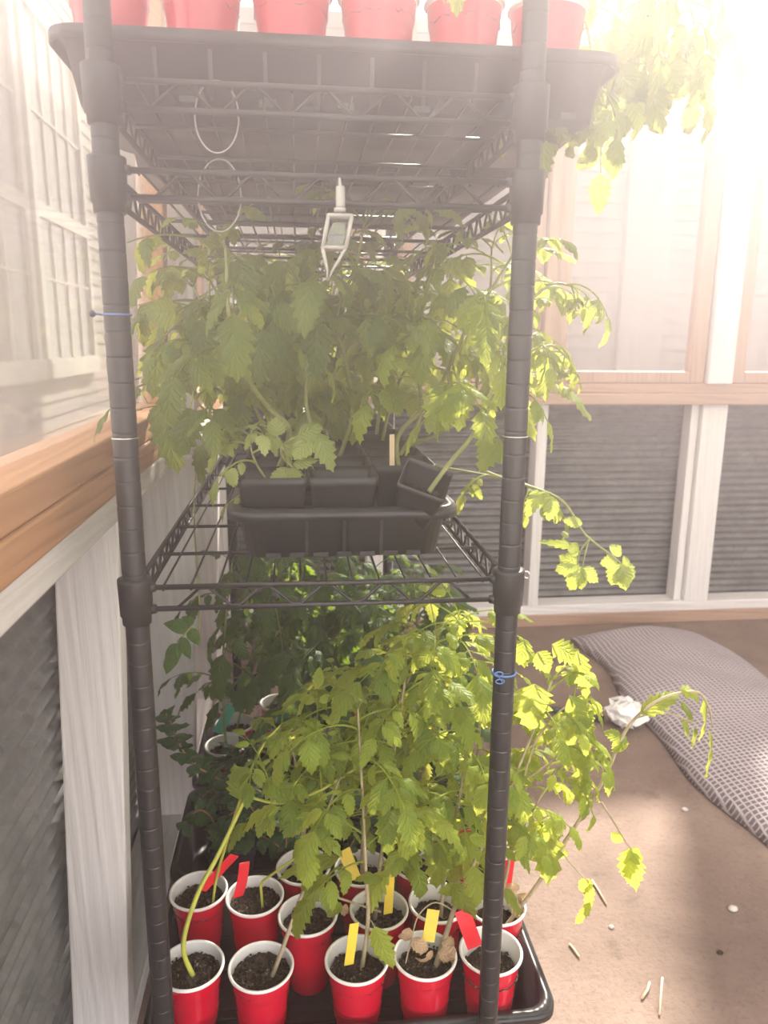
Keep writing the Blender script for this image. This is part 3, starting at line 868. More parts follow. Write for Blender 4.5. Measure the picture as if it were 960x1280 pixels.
for (b, t, w, c) in (((788, 1060, .94), (784, 1112, .93), .034, .8), ((790, 1060, .94), (798, 1128, .935), .034, .6), ((786, 1062, .94), (802, 1080, .93), .024, 1.2), ((775, 1042, .945), (766, 1056, .94), .02, 1.2)):
    q = at(*b); e = at(*t); leaflet(fo, q, e-q, V((-.3, -.9, .3)), (e-q).length*1.05, w, r, c, .5)
br = [at(700, 1062, .955), at(712, 1078, .95), at(727, 1094, .945), at(736, 1102, .945)]
st.tube(spline(br, 5), .0012, 6)
for (b, t, w, c) in (((736, 1098, .945), (726, 1122, .94), .022, 1.0), ((737, 1102, .945), (736, 1148, .94), .018, .5), ((738, 1128, .94), (718, 1166, .935), .016, .9), ((700, 1066, .955), (712, 1072, .95), .016, 1.0)):
    q = at(*b); e = at(*t); leaflet(fo, q, e-q, V((-.3, -.9, .3)), (e-q).length*1.05, w, r, c, .5)
for (b, t, w) in (((640, 1128, .97), (650, 1140, .955), .02), ((628, 1120, .98), (640, 1112, .97), .024), ((648, 1118, .985), (660, 1128, .975), .02), ((636, 1110, .985), (620, 1118, .98), .02)):
    q = at(*b); leaflet(dry, q, at(*t)-q, V((r.uniform(-1, 1), -1, .5)), .035, w, r, r.uniform(1.5, 3), .8)
grow(fo, st, [base(14, -.008, .004), at(632, 1100, .975), at(641, 1040, .965), at(652, 985, .955), at(668, 930, .95), at(696, 893, .945), at(716, 880, .945)], r, .0026, .0014, 8, (.075, .10), .3, 1.3, .6, curl=1.1)
grow(fo, st, [at(655, 975, .955), at(676, 962, .95), at(692, 950, .945), at(708, 928, .94), at(730, 925, .935)], r, .0018, .001, 4, (.07, .095), .35, 1.6, .8)
grow(fo, st, [at(640, 1050, .965), at(668, 1010, .955), at(682, 985, .95), at(700, 965, .945)], r, .0018, .001, 3, (.08, .10), .4, 1.8, .8)
for (b, t, w, c) in (((668, 855, .94), (664, 915, .93), .062, .5), ((712, 870, .93), (748, 938, .92), .04, .5), ((700, 890, .93), (716, 940, .92), .045, .4), ((724, 960, .93), (732, 1012, .92), .034, .3), ((682, 1030, .935), (690, 1115, .925), .052, .5), ((676, 1025, .94), (668, 1060, .93), .03, .9), ((722, 815, .945), (740, 880, .94), .03, .6), ((690, 805, .95), (735, 830, .945), .035, .8), ((655, 800, .95), (650, 830, .94), .03, .4), ((672, 815, .945), (690, 842, .94), .03, .6), ((708, 900, .93), (745, 905, .92), .036, .8)):
    q = at(*b); e = at(*t); leaflet(fo, q, e-q, V((-.15, -.9, .4)), (e-q).length*1.1, w, r, c, .35)
    st.tube([sp[20].lerp(q, .9), q], .0009, 5)
finish(P[14], fo, st, 'leaf', 'stem_tan', dry)

# plant tags in the front cups
plant_tag(at(252, 1113, 1.03), at(293, 1069, 1.03), .017, M['tag_red'], 'long red tag slanting up from the left corner cup', .3)
plant_tag(at(297, 1121, 1.005), at(311, 1088, 1.0), .018, M['tag_red'], 'folded red tag in the cup with the snapped stem', .5, -.3)
plant_tag(at(383, 1108, 1.09), at(385, 1078, 1.09), .016, M['tag_yellow'], 'narrow yellow tag in the half hidden back cup', .1)
plant_tag(at(444, 1099, 1.04), at(430, 1062, 1.05), .020, M['tag_yellow'], 'wide yellow tag leaning left in the back row', .2)
plant_tag(at(485, 1142, .97), at(488, 1092, .965), .014, M['tag_yellow'], 'tall upright yellow tag between the two front yellow ones', .2)
plant_tag(at(436, 1206, .885), at(443, 1154, .885), .014, M['tag_yellow'], 'yellow tag in the front cup with the big drooping leaf', .3)
plant_tag(at(535, 1177, .885), at(542, 1137, .90), .018, M['tag_yellow'], 'wide yellow tag in the front cup with curled dry leaves', .1)
plant_tag(at(594, 1184, .870), at(583, 1153, .862), .022, M['tag_red'], 'bent red tag in the cup behind the right post', .1, -.4)
plant_tag(at(512, 1080, 1.07), at(518, 1050, 1.06), .014, M['tag_red'], 'dark red tag in shade in the back row', .3)
plant_tag(at(579, 1076, 1.05), at(580, 1035, 1.05), .019, M['tag_red'], 'tall red tag left of the right post', .1, .1)
plant_tag(at(632, 1112, .985), at(637, 1074, .98), .018, M['tag_red'], 'red tag standing right of the right post', .2)
tg = plant_tag(V((.035, .872, ZC+.002)), V((.078, .892, ZC+.014)), .017, M['tag_yellow'], 'yellow pointed tag with red marks lying on the tray floor', -1.0, 0, True)
ink = MB()
b0, b1 = V((.035, .872, ZC+.002)), V((.078, .892, ZC+.014)); dd = (b1-b0).normalized(); sv = V((math.cos(-1), math.sin(-1), 0)); sv = (sv-dd*sv.dot(dd)).normalized(); nv = sv.cross(dd)
if nv.z < 0: nv = -nv
for s0, sh in ((.012, [(0, -.003), (.001, .003), (.004, .002), (.001, 0), (.004, -.003)]), (.019, [(0, -.002), (.002, .001), (.004, -.002), (.001, -.002)]), (.026, [(0, .001), (.002, -.002), (.004, .001)])):
    ink.tube([b0+dd*(s0+u)+sv*w+nv*.0009 for u, w in sh], .0003, 5)
o = ink.build('lettering', M['ink'], tg, off=tuple(b0))

# ------------------------------------------------------------------ second bottom tray: dark trailing plants
def vine(root, cx, cy, z0, r, n=9, spread=.10, height=.16, lm='vine', extra=()):
    fo, st = MB(), MB()
    stems = [None]*n
    for k in range(n):
        a = 2*PI*k/n+r.uniform(-.3, .3); s = spread*r.uniform(.5, 1.2); h = height*r.uniform(.5, 1.15)
        if cx < -.1 and math.cos(a) < 0: s *= .45
        b = V((cx+r.uniform(-.02, .02), cy+r.uniform(-.02, .02), z0))
        stems[k] = [b, b+V((math.cos(a)*s*.35, math.sin(a)*s*.35, h*.75)), b+V((math.cos(a)*s*.8, math.sin(a)*s*.8, h)), b+V((math.cos(a)*s*1.25, math.sin(a)*s*1.25, h*.75))]
    stems += list(extra)
    for q in stems:
        sp = spline(q, 7); st.tube(sp, .0014, 6)
        for i in range(4, len(sp), 2):
            tg = (sp[i]-sp[i-1]).normalized(); sd = tg.cross(UP)
            if sd.length < .1: sd = V((1, 0, 0))
            sd = Matrix.Rotation(r.uniform(-1, 1)+(1.57 if i % 4 else 0)*.4, 3, tg) @ sd.normalized()
            for sg in (-1, 1):
                L = r.uniform(.022, .036)*(.7 if i > len(sp)-3 else 1)
                leaflet(fo, sp[i], sd*sg+tg*.35+V((0, 0, .2)), UP+tg*.3, L, L*.72, r, .7, .3, False, 6)
    finish(root, fo, st, lm, 'stem_red')
POT = MB()
def sq(h, z, rad): return rrect(-h, h, -h, h, z, rad, 3)
POT.loops([sq(.031, 0, .006), sq(.0405, .082, .007), sq(.043, .083, .008), sq(.043, .094, .008), sq(.0415, .094, .007), sq(.0395, .084, .006), sq(.030, .003, .005)], True, True)
POT = POT.mesh('pot', M['pot'])
PSOIL = []
for k in range(2):
    mb = MB()
    mb.sheet(lambda s, t: V(((s-.5)*.076, (t-.5)*.076, .005*noise.noise(V((s*6+k*5, t*6, 1)))+.0025*noise.noise(V((s*22, t*22, k))))), 22, 22)
    PSOIL.append(mb.mesh('soil', M['soil'], smooth=False))
def square_pot(x, y, z, label, group, cat='plant', rot=0, name='potted_tomato_plant', fill=.074):
    root = thing(name, label, cat, (x, y, z), group)
    p = link('pot', POT, root); p.rotation_euler = (0, 0, rot)
    s = link('soil', rnd.choice(PSOIL), root); s.location = (0, 0, fill); s.rotation_euler = (0, 0, rot)
    return root
r = random.Random(33)
vl = ['at the left wall', 'left of centre', 'right of centre', 'at the right end']
trail = [[V((-.12, 1.23, ZC+.075)), at(322, 1025, 1.19), at(298, 992, 1.17), at(270, 972, 1.15), at(242, 955, 1.13), at(224, 930, 1.11), at(214, 905, 1.10), at(207, 892, 1.10)]]
for row, y in enumerate((1.215, 1.345)):
    for i, x in enumerate((-.13, -.01, .11, .24)):
        rt = square_pot(x, y, ZC, 'dark green trailing plant, %s, %s row of the second bottom tray' % (vl[i], ('front', 'back')[row]), 'dark trailing plants in the second tray', name='potted_vine', rot=r.uniform(-.1, .1))
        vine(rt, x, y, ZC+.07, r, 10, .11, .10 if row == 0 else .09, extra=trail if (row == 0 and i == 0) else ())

# tray deep at the back: shaded cups with big soft leaves
G3 = 'shaded red cups at the back of the bottom shelf'
bl = ['first', 'second', 'third', 'fourth', 'fifth']
for row, y in enumerate((1.494, 1.587, 1.679)):
    for i in range(5):
        x = -.165+i*.107+(.0 if row != 1 else .012)
        rt = potted(x, y, 'shaded red cup with dull green plant, %s from left, %s row of rear tray' % (bl[i], ('nearest', 'middle', 'farthest')[row]), G3, z=ZC, fill=.098)
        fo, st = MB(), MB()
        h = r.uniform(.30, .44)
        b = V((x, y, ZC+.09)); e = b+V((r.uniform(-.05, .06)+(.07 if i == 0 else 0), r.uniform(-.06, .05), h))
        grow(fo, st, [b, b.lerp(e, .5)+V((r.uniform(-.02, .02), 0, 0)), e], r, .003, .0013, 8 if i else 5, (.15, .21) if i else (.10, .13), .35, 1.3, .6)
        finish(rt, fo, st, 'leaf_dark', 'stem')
plant_tag(at(272, 916, 1.50), at(290, 882, 1.50), .024, M['tag_green'], 'green tag leaning in a shaded cup near the white studs', .2)
plant_tag(at(352, 905, 1.56), at(362, 868, 1.56), .024, M['tag_green'], 'green tag among the shaded rear cups, further right', .2)
plant_tag(at(500, 892, 1.12), at(506, 872, 1.12), .016, M['tag_yellow'], 'small yellow tag deep among bright leaves', .2)

# a tall loose plant between the trays, its stem crossing in front of the rear cups
rt = square_pot(.055, 1.393+.0, ZC, 'tall loose plant with a forked pale stem and one broad leaf under the middle shelf', None, name='potted_pepper_plant') if False else None

# ------------------------------------------------------------------ middle shelf: tray of square pots
zm = LEVELS[1]+.0034
tray(-.088, .195, .880, 1.436, zm, 'black plastic tray of square pots on the middle shelf', 'seedling trays', rib=4)
tray(-.088, .195, 1.440, 1.970, zm, 'second black tray of square pots at the back of the middle shelf', 'seedling trays')
ZM = zm+.0045
GM = 'tomato plants in square pots on the middle shelf'
col = ['left', 'middle', 'right']; rowname = ['front', 'second', 'third', 'fourth', 'fifth', 'rearmost']
MP = {}
for row in range(6):
    for i in range(3):
        x = -.033+i*.0865; y = .944+row*.0868
        if (row, i) == (0, 2): continue
        MP[(row, i)] = (square_pot(x, y, ZM, 'tomato plant in a square pot, %s of the %s row of the middle shelf' % (col[i], rowname[row]), GM), x, y)
for row in range(5):
    for i in range(3):
        x = -.033+i*.0865; y = 1.506+row*.0868
        MP[(6+row, i)] = (square_pot(x, y, ZM, 'tomato plant in a square pot, %s of row %d in the rear middle tray' % (col[i], row+1), GM), x, y)
# tilted pot at the front right corner of the tray
tp = thing('potted_tomato_plant', 'tomato plant in a tilted black pot leaning on the middle tray', 'plant', (.140, .922, ZM+.038), GM)
p = link('pot', POT, tp); s = link('soil', PSOIL[0], tp)
rot = Matrix.Rotation(.22, 4, 'Y') @ Matrix.Rotation(.50, 4, 'X') @ Matrix.Rotation(-.25, 4, 'Z')
p.matrix_local = rot @ Matrix.Scale(.70, 4); s.matrix_local = rot @ Matrix.Translation((0, 0, .034)) @ Matrix.Scale(.62, 4)

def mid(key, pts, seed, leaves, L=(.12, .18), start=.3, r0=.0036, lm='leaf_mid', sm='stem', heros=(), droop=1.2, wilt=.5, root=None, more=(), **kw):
    fo, st = MB(), MB(); r = random.Random(seed)
    root = root or MP[key][0]
    sp = grow(fo, st, pts, r, r0, .0015, leaves, L, start, droop, wilt, **kw)
    for q in more:
        grow(fo, st, q[0], r, .0022, .0011, q[1], q[2], .25, droop, wilt, **kw)
    for (b, t, nn, wd, cl) in heros:
        q = at(*b); e = at(*t); leaflet(fo, q, e-q, V(nn), (e-q).length*1.12, wd, r, cl, .3)
        j = min(range(len(sp)), key=lambda i: (sp[i]-q).length)
        st.tube([sp[j], sp[j].lerp(q, .5)+V((0, 0, .006)), q], .0011, 5)
    finish(root, fo, st, lm, sm)
def mb_(key, dx=0, dy=0): 
    _, x, y = MP[key]; return V((x+dx, y+dy, ZM+.072))
FRONT = (-.1, -1, .15)
# front row: small seedling left and middle
fo, st = MB(), MB(); r = random.Random(70)
sp = spline([mb_((0, 1), -.025, .0), at(356, 575, .93), at(352, 555, .925), at(345, 545, .92)], 4); st.tube(sp, .0018, 6)
for (b, t, w) in (((358, 572, .925), (368, 545, .92), .018), ((360, 585, .93), (338, 597, .915), .018), ((360, 585, .93), (372, 604, .91), .026), ((366, 580, .93), (395, 572, .92), .02), ((388, 548, .92), (368, 570, .90), .03), ((395, 540, .92), (418, 586, .90), .032), ((372, 545, .92), (400, 530, .915), .03), ((350, 548, .92), (326, 552, .91), .03), ((345, 545, .92), (345, 522, .92), .025), ((362, 560, .92), (378, 540, .92), .02)):
    q = at(*b); e = at(*t); leaflet(fo, q, e-q, V((0, -.7, .7)), (e-q).length*1.05, w, r, .4, .25)
    st.tube([sp[8], q], .001, 5)
finish(MP[(0, 1)][0], fo, st, 'leaf_pale', 'stem')
fo, st = MB(), MB(); r = random.Random(71)
grow(fo, st, [mb_((0, 0)), at(318, 575, .94), at(312, 545, .94)], r, .0018, .001, 4, (.05, .07), .4, 1.2, .6)
tomato_leaf(fo, st, mb_((0, 0)), V((-.9, -.3, .3)), .06, r, 1.0)
finish(MP[(0, 0)][0], fo, st, 'leaf_pale', 'stem')
# tilted pot plant: the long furry stem rising right
mid(None, [at(536, 615, .905), at(560, 582, .915), at(590, 545, .925), at(612, 508, .93), at(627, 462, .93), at(634, 425, .935), at(646, 390, .94)], 72, 6, (.08, .11), .45, .0036, 'leaf', 'stem', root=tp, droop=1.6, wilt=.7,
    heros=(((624, 548, .93), (602, 582, .91), (-.2, -.9, .4), .036, .6), ((628, 560, .93), (640, 585, .92), (0, -1, .3), .02, .4), ((640, 480, .95), (664, 550, .94), (-.5, -.8, .1), .03, .5)),
    more=(([at(634, 425, .935), at(660, 380, .945), at(690, 355, .95), at(715, 358, .955)], 4, (.06, .085)), ([at(630, 455, .93), at(660, 440, .94), at(690, 432, .945), at(706, 445, .945)], 4, (.06, .085))))
# second-row plants and further
mid((1, 0), [mb_((1, 0)), at(362, 540, 1.0), at(335, 510, .98), at(308, 470, .94), at(294, 430, .925), at(285, 380, .92), at(283, 330, .92), at(280, 300, .925)], 73, 6, (.11, .15), .5, .0046,
    heros=(((300, 325, .93), (306, 375, .90), FRONT, .042, .5), ((262, 320, .94), (232, 300, .93), (0, -.5, 1), .03, 1.2)),
    more=(([at(292, 425, .95), at(262, 432, .95), at(240, 425, .95)], 4, (.07, .09)),))
mid((1, 1), [mb_((1, 1)), at(385, 520, 1.02), at(384, 450, 1.0), at(380, 390, .98), at(372, 350, .97)], 74, 6, (.12, .16), .4,
    heros=(((345, 370, .92), (345, 445, .89), FRONT, .05, .4), ((375, 355, .93), (392, 400, .90), FRONT, .035, .7), ((395, 400, .93), (393, 462, .90), FRONT, .05, .3), ((345, 405, .93), (340, 470, .91), FRONT, .05, .4), ((358, 340, .93), (318, 345, .92), (0, -.6, .8), .03, 1.0)))
mid((1, 2), [mb_((1, 2)), at(498, 545, 1.02), at(540, 500, 1.0), at(570, 440, .98), at(588, 400, .97), at(612, 365, .965), at(640, 320, .96)], 75, 8, (.10, .14), .35, .0034, 'leaf',
    heros=(((560, 480, .94), (545, 535, .92), (-.2, -.9, .3), .055, .5), ((575, 478, .94), (578, 532, .92), (.2, -.9, .3), .045, .5), ((470, 445, .94), (508, 455, .92), (0, -.8, .6), .026, .3), ((535, 400, .95), (530, 450, .93), FRONT, .04, .4)))
mid((2, 0), [mb_((2, 0)), at(340, 500, 1.1), at(310, 440, 1.07), at(280, 400, 1.04), at(262, 380, 1.02)], 76, 8, (.11, .14), .25, more=(([at(300, 560, 1.05), at(272, 530, 1.0), at(245, 500, .98), at(235, 480, .97)], 4, (.08, .11)),),
    heros=(((238, 510, .93), (224, 565, .91), FRONT, .045, .4), ((205, 500, .93), (215, 590, .92), FRONT, .05, .6), ((200, 425, .93), (192, 492, .91), (.2, -.9, .2), .04, .7), ((220, 390, .94), (185, 385, .93), (0, -.8, .5), .05, .6), ((245, 400, .94), (262, 450, .92), FRONT, .04, .5)))
mid((2, 1), [mb_((2, 1)), at(440, 520, 1.1), at(432, 450, 1.07), at(420, 400, 1.05), at(445, 330, 1.03), at(455, 280, 1.02)], 77, 8, (.12, .16), .35)
mid((2, 2), [mb_((2, 2)), at(525, 520, 1.1), at(520, 440, 1.07), at(530, 380, 1.05), at(545, 320, 1.05)], 78, 9, (.11, .15), .3, lm='leaf')
mid((3, 2), [mb_((3, 2)), at(580, 520, 1.15), at(600, 450, 1.13), at(612, 380, 1.1), at(615, 310, 1.1)], 79, 9, (.10, .14), .3, lm='leaf', more=(([mb_((3, 2)), at(640, 600, 1.10), at(662, 612, 1.06)], 2, (.06, .08)),))
r = random.Random(90)
for key, (rt, x, y) in MP.items():
    if key in ((0, 0), (0, 1), (1, 0), (1, 1), (1, 2), (2, 0), (2, 1), (2, 2), (3, 2)): continue
    b = V((x, y, ZM+.072)); h = r.uniform(.24, .34); lean = .5 if key[1] == 0 else (-.4 if key[1] == 2 else 0)
    e = b+V((-lean*.16+r.uniform(-.05, .05), r.uniform(-.07, .03), h))
    mid(key, [b, b.lerp(e, .35)+V((r.uniform(-.02, .02), 0, 0)), b.lerp(e, .7)+V((r.uniform(-.02, .02), r.uniform(-.02, .02), 0)), e], 100+key[0]*3+key[1], 7 if key[0] < 6 else 5, (.11, .155), .3, lm='leaf_mid' if key[1] < 2 else 'leaf')  # shaded leaf colour, except the sunlit right column
# branch trailing out to the right of the right post
fo, st = MB(), MB(); r = random.Random(120)
main = [at(596, 585, 1.03), at(640, 602, 1.02), at(668, 610, 1.0), at(700, 624, .985), at(717, 645, .98), at(728, 664, .975), at(737, 673, .975), at(758, 690, .97), at(776, 704, .97)]
st.tube(spline(main, 5), [.0024-.0011*i/41 for i in range(41)], 7)
st.tube(spline([at(737, 673, .975), at(732, 690, .97), at(727, 712, .965)], 5), .0012, 6); st.tube(spline([at(737, 673, .975), at(726, 688, .965), at(722, 706, .96)], 4), .001, 6)
for (b, t, w, c) in (((672, 612, .99), (662, 648, .98), .022, .8), ((680, 614, .99), (676, 640, .985), .03, 1.2), ((690, 622, .985), (692, 652, .975), .026, 1.0), ((676, 618, .99), (694, 632, .98), .022, 1.4),
                     ((728, 655, .975), (708, 650, .97), .016, .8), ((722, 684, .97), (680, 676, .965), .013, .9), ((716, 678, .965), (722, 696, .96), .024, .4), ((705, 672, .965), (712, 660, .97), .012, 1.8),
                     ((724, 706, .965), (700, 712, .955), .03, 1.0), ((726, 708, .965), (716, 738, .955), .032, .8), ((728, 710, .965), (748, 728, .955), .022, .6), ((727, 712, .965), (734, 738, .96), .024, .8), ((722, 704, .962), (702, 696, .96), .022, 1.3),
                     ((765, 692, .97), (776, 684, .965), .022, .8), ((772, 700, .97), (756, 704, .96), .022, .9), ((776, 704, .97), (768, 732, .96), .032, 1.0), ((778, 704, .97), (792, 734, .96), .034, .9), ((778, 704, .97), (788, 702, .965), .02, 1.1), ((776, 706, .97), (782, 738, .965), .03, .5)):
    q = at(*b); e = at(*t); leaflet(fo, q, e-q, V((r.uniform(-.4, .4), -.9, .3)), (e-q).length*1.1, w, r, c, .45)
# the branch belongs to a third-row plant whose foot is behind the tilted pot
rt = MP[(2, 2)][0]
k_st = st.build('trailing_stem', M['stem'], rt); fo.build('trailing_foliage', M['leaf_pale'], rt)
# bright leaves showing right of the post, on a plant leaning out
# hanging sprigs on the left, below the middle shelf
# (drooping shoots of the rear left pot)
fo, st = MB(), MB()
st.tube(spline([V((-.05, 1.55, ZM+.07)), V((-.12, 1.42, ZM+.10)), V((-.165, 1.22, ZM+.045)), at(250, 775, 1.08), at(238, 785, 1.05), at(222, 802, 1.04)], 5), .0013, 6)
for (b, t, w) in (((238, 785, 1.05), (208, 780, 1.04), .022), ((236, 786, 1.05), (248, 806, 1.04), .018), ((226, 796, 1.04), (235, 824, 1.03), .018), ((222, 804, 1.04), (204, 842, 1.03), .024), ((242, 780, 1.05), (228, 772, 1.05), .016)):
    q = at(*b); e = at(*t); leaflet(fo, q, e-q, V((-.2, -.9, .4)), (e-q).length*1.1, w, r, .5, .3, False)
rt = MP[(6, 0)][0]; st.build('drooping_shoot', M['stem'], rt); fo.build('drooping_leaves', M['leaf_dark'], rt)
plant_tag(at(490, 600, 1.0), at(490, 543, 1.0), .007, M['tag_wood'], 'flat wooden stick standing in the tray left of the tilted pot', .2)

# ------------------------------------------------------------------ top shelf: trays of red cups
zt = LEVELS[3]+.0034
for k in range(3):
    tray(-.246 if k < 2 else -.19, .356, .860+.295*k, 1.145+.295*k, zt, ['black tray of red cups at the top front of the shelving', 'second black tray on the top shelf seen only from below', 'third black tray on the top shelf seen only from below'][k], 'seedling trays')
ZT = zt+.0045
GT = 'red cups in the top tray'
tl = ['first cup from the left', 'second cup from the left', 'third cup from the left', 'fourth cup from the left', 'fifth cup from the left', 'sixth cup from the left']
r = random.Random(140); TP = []
for i in range(6):
    x = -.192+i*.0955
    
    rt = potted(x, .925, 'red cup with tomato plant, %s in the top front tray' % tl[i], GT, z=ZT, fill=.1, tilt=((0, .0), (0, 0))[0] and (0, 0) or (0, 0))
    TP.append((rt, x, .925))
for i, (rt, x, y) in enumerate(TP):
    fo, st = MB(), MB(); b = V((x, y, ZT+.095))
    if i < 5:
        grow(fo, st, [b, b+V((r.uniform(-.02, .02), .02, .12)), b+V((r.uniform(-.04, .04), .02, .22))], r, .003, .0014, 3, (.08, .10), .5)
        if i == 4: tomato_leaf(fo, st, b+V((0, -.02, .02)), V((-.2, -.5, .4)), .085, r, 1.4)
        finish(rt, fo, st, 'leaf', 'stem')
    else:
        for q, nl in (([b, b+V((.01, .02, .08)), at(720, -20, 1.0), at(735, 40, 1.0), at(742, 95, .99), at(735, 130, .98)], 8), ([b, b+V((.03, .03, .09)), at(760, -40, 1.02), at(800, 0, 1.01), at(815, 40, 1.0), at(805, 85, .99)], 9),
                      ([b, b+V((.04, .04, .10)), at(800, -60, 1.04), at(850, -10, 1.04), at(868, 30, 1.03), at(855, 62, 1.02)], 8), ([b, b+V((.02, .0, .08)), at(690, 10, .98), at(700, 60, .97), at(705, 105, .965)], 6)):
            grow(fo, st, q, r, .0032, .0014, nl, (.085, .115), .4, 1.8, .8)
        st.tube(spline([at(735, 100, .99), at(745, 125, .985), at(756, 132, .98), at(768, 118, .98), at(772, 95, .985)], 5), .0014, 6)
        for (bq, t, w, c) in (((744, 130, .98), (746, 195, .97), .026, .3), ((725, 105, .98), (716, 180, .97), .04, .5), ((790, 105, .97), (780, 140, .96), .045, 1.2), ((808, 100, .97), (832, 158, .96), .05, .5), ((830, 80, .98), (850, 110, .97), .06, .6), ((795, 115, .97), (800, 158, .96), .03, .5), ((775, 160, .965), (762, 168, .96), .025, .5), ((780, 145, .965), (778, 170, .96), .022, .4), ((850, 50, 1.0), (880, 90, .99), .07, .6), ((755, 40, 1.0), (790, 80, .98), .08, .5)):
            q = at(*bq); e = at(*t); leaflet(fo, q, e-q, V((-.1, -1, .3)), (e-q).length*1.1, w, r, c, .35)
        finish(rt, fo, st, 'leaf', 'stem')

# ------------------------------------------------------------------ small things on the shelving
def ring(pts, rad, n=40): return [V((pts[0]+math.cos(2*PI*k/n)*rad, pts[1], pts[2]+math.sin(2*PI*k/n)*rad)) for k in range(n+1)]
mb = MB(); c = at(274, 176, .83)
mb.tube([V((c.x+math.sin(2*PI*k/40)*.021, .815+.01*math.cos(2*PI*k/40), c.z+.018+math.cos(2*PI*k/40)*.035)) for k in range(41)], .0009, 6)
tag(mb.build('wire_loop', M['loop_wire']), 'thin grey wire loop hanging from the top shelf edge', 'wire')
mb = MB(); c = at(277, 262, .83)
mb.tube([V((c.x+math.sin(2*PI*k/40)*.021, .815+.012*math.cos(2*PI*k/40), c.z+.011+math.cos(2*PI*k/40)*.036)) for k in range(41)], .0008, 6)
tag(mb.build('wire_loop', M['loop_wire']), 'thin grey wire loop hanging from the second shelf, lower of the two loops', 'wire')
# clear acrylic drop hanging under the second shelf
lc = at(420, 300, .795); lz = lc.z
lan = thing('hanging_ornament', 'clear acrylic ornament with a pointed end hanging under the second shelf', 'ornament', (lc.x, .795, lz))
X0, Y0 = lc.x, .795
mb = MB()
hw, hd = .0115, .008
Rr = lambda w, d, z, sk=0: [(X0+sk-w, Y0-d, z), (X0+sk+w, Y0-d, z), (X0+sk+w, Y0+d, z), (X0+sk-w, Y0+d, z)]
for sx in (-1, 1):
    for sy in (-1, 1):
        mb.tube([(X0+sx*hw+.004, Y0+sy*hd, lz+.022), (X0+sx*hw-.002, Y0+sy*hd, lz-.008)], .0021, 8)
        mb.tube([(X0+sx*hw-.002, Y0+sy*hd, lz-.008), (X0+sx*.003-.006, Y0+sy*.003, lz-.028), (X0-.009, Y0, lz-.040)], [.0018, .0014, .0006], 8)
for z, sk in ((lz+.022, .004), (lz-.008, -.002)):
    q = [(X0+sk-hw, Y0-hd, z), (X0+sk+hw, Y0-hd, z), (X0+sk+hw, Y0+hd, z), (X0+sk-hw, Y0+hd, z), (X0+sk-hw, Y0-hd, z)]
    mb.tube(q, .0021, 8)
mb.build('frame', M['acrylic_frost'], lan)
MB().loops([Rr(.008, .005, lz-.007, -.002), Rr(.0085, .0055, lz+.006, .001), Rr(.006, .004, lz+.016, .003)], True, True).build('core', M['acrylic'], lan, smooth=False)
hk = MB(); hk.tube(spline([(X0+.004, Y0, lz+.022), (X0+.004, Y0, lz+.030), (X0+.005, Y0-.001, lz+.040), (X0+.004, Y0-.002, lz+.052), (X0+.004, Y0+.006, lz+.058), (X0+.004, Y0+.0155, lz+.057)], 4), .0016, 8)
hk.lathe([(0, 0), (.006, 0), (.006, .004), (0, .004)], 16, c=(X0+.004, Y0, lz+.026)); hk.lathe([(.0042, .030), (.0046, .032), (.0046, .048), (.0042, .05)], 12, True, True, c=(X0+.0045, Y0-.001, lz))
hk.build('hanger', M['acrylic_frost'], lan)
# ties and clips on the posts
def post_ring(name, x, y, z, rad, mat, label, cat, tilt=0, thick=.0011):
    mb = MB(); mb.tube([(x+math.cos(2*PI*k/36)*rad, y+math.sin(2*PI*k/36)*rad, z+tilt*math.cos(2*PI*k/36)) for k in range(37)], thick, 6)
    return mb
z = at(150, 393, YF-.013).z
mb = post_ring('', XL, YF, z, .0138, None, '', '', 0)
mb.tube([(XL-.0138, YF, z), (XL-.019, YF-.006, z+.0005)], .0011, 6)
o = mb.build('twist_tie', M['blue']); tag(o, 'blue tie with a dark bead on the left post', 'tie')
bd = MB(); bd.lathe([(0, -.0035), (.0022, -.0028), (.0035, 0), (.0022, .0028), (0, .0035)], 14, c=(XL-.0215, YF-.008, z+.0005)); bd.build('bead', simple('dark_bead', (.03, .04, .08), .3), o)
z = at(628, 846, YF-.013).z
mb = post_ring('', XR, YF, z, .0138, None, '', '', 0, .0013)
for sgn in (-1, 1):
    cx = XR-.010
    mb.tube([V((cx, YF-.0145, z))+V((sgn*(.001+.005*math.sin(a)), -.001, .0018*sgn*-1+(.0035*(1-math.cos(a)))*-sgn*.8)) for a in [2*PI*k/14 for k in range(15)]], .0008, 5)
mb.tube([(XR-.010, YF-.0145, z), (XR-.014, YF-.015, z+.006)], .0008, 5); mb.tube([(XR-.010, YF-.0145, z), (XR-.006, YF-.015, z-.006)], .0008, 5)
tag(mb.build('twist_tie', M['blue']), 'blue tie knotted in a bow round the right post below the middle shelf', 'tie')
for (x, py, pxx, lab) in ((XL, 549, 158, 'thin bright ring round the left post above the middle shelf'), (XR, 547, 640, 'thin bright ring round the right post above the middle shelf')):
    z = at(pxx, py, YF-.013).z
    tag(post_ring('', x, YF, z, .0135, None, '', '', 0, .0007).build('split_ring', M['steel']), lab, 'ring')
# small seal ring hooked at the right collar
z = at(648, 721, YF-.013).z
mb = MB(); mb.tube([(XR+.0192+.0035*math.cos(a), YF-.006+.002*math.sin(a), z+.0035*math.sin(a)) for a in [2*PI*k/20 for k in range(17)]], .0009, 6)
tag(mb.build('wire_clip', M['steel']), 'small silver clip on the right post collar of the middle shelf', 'clip')

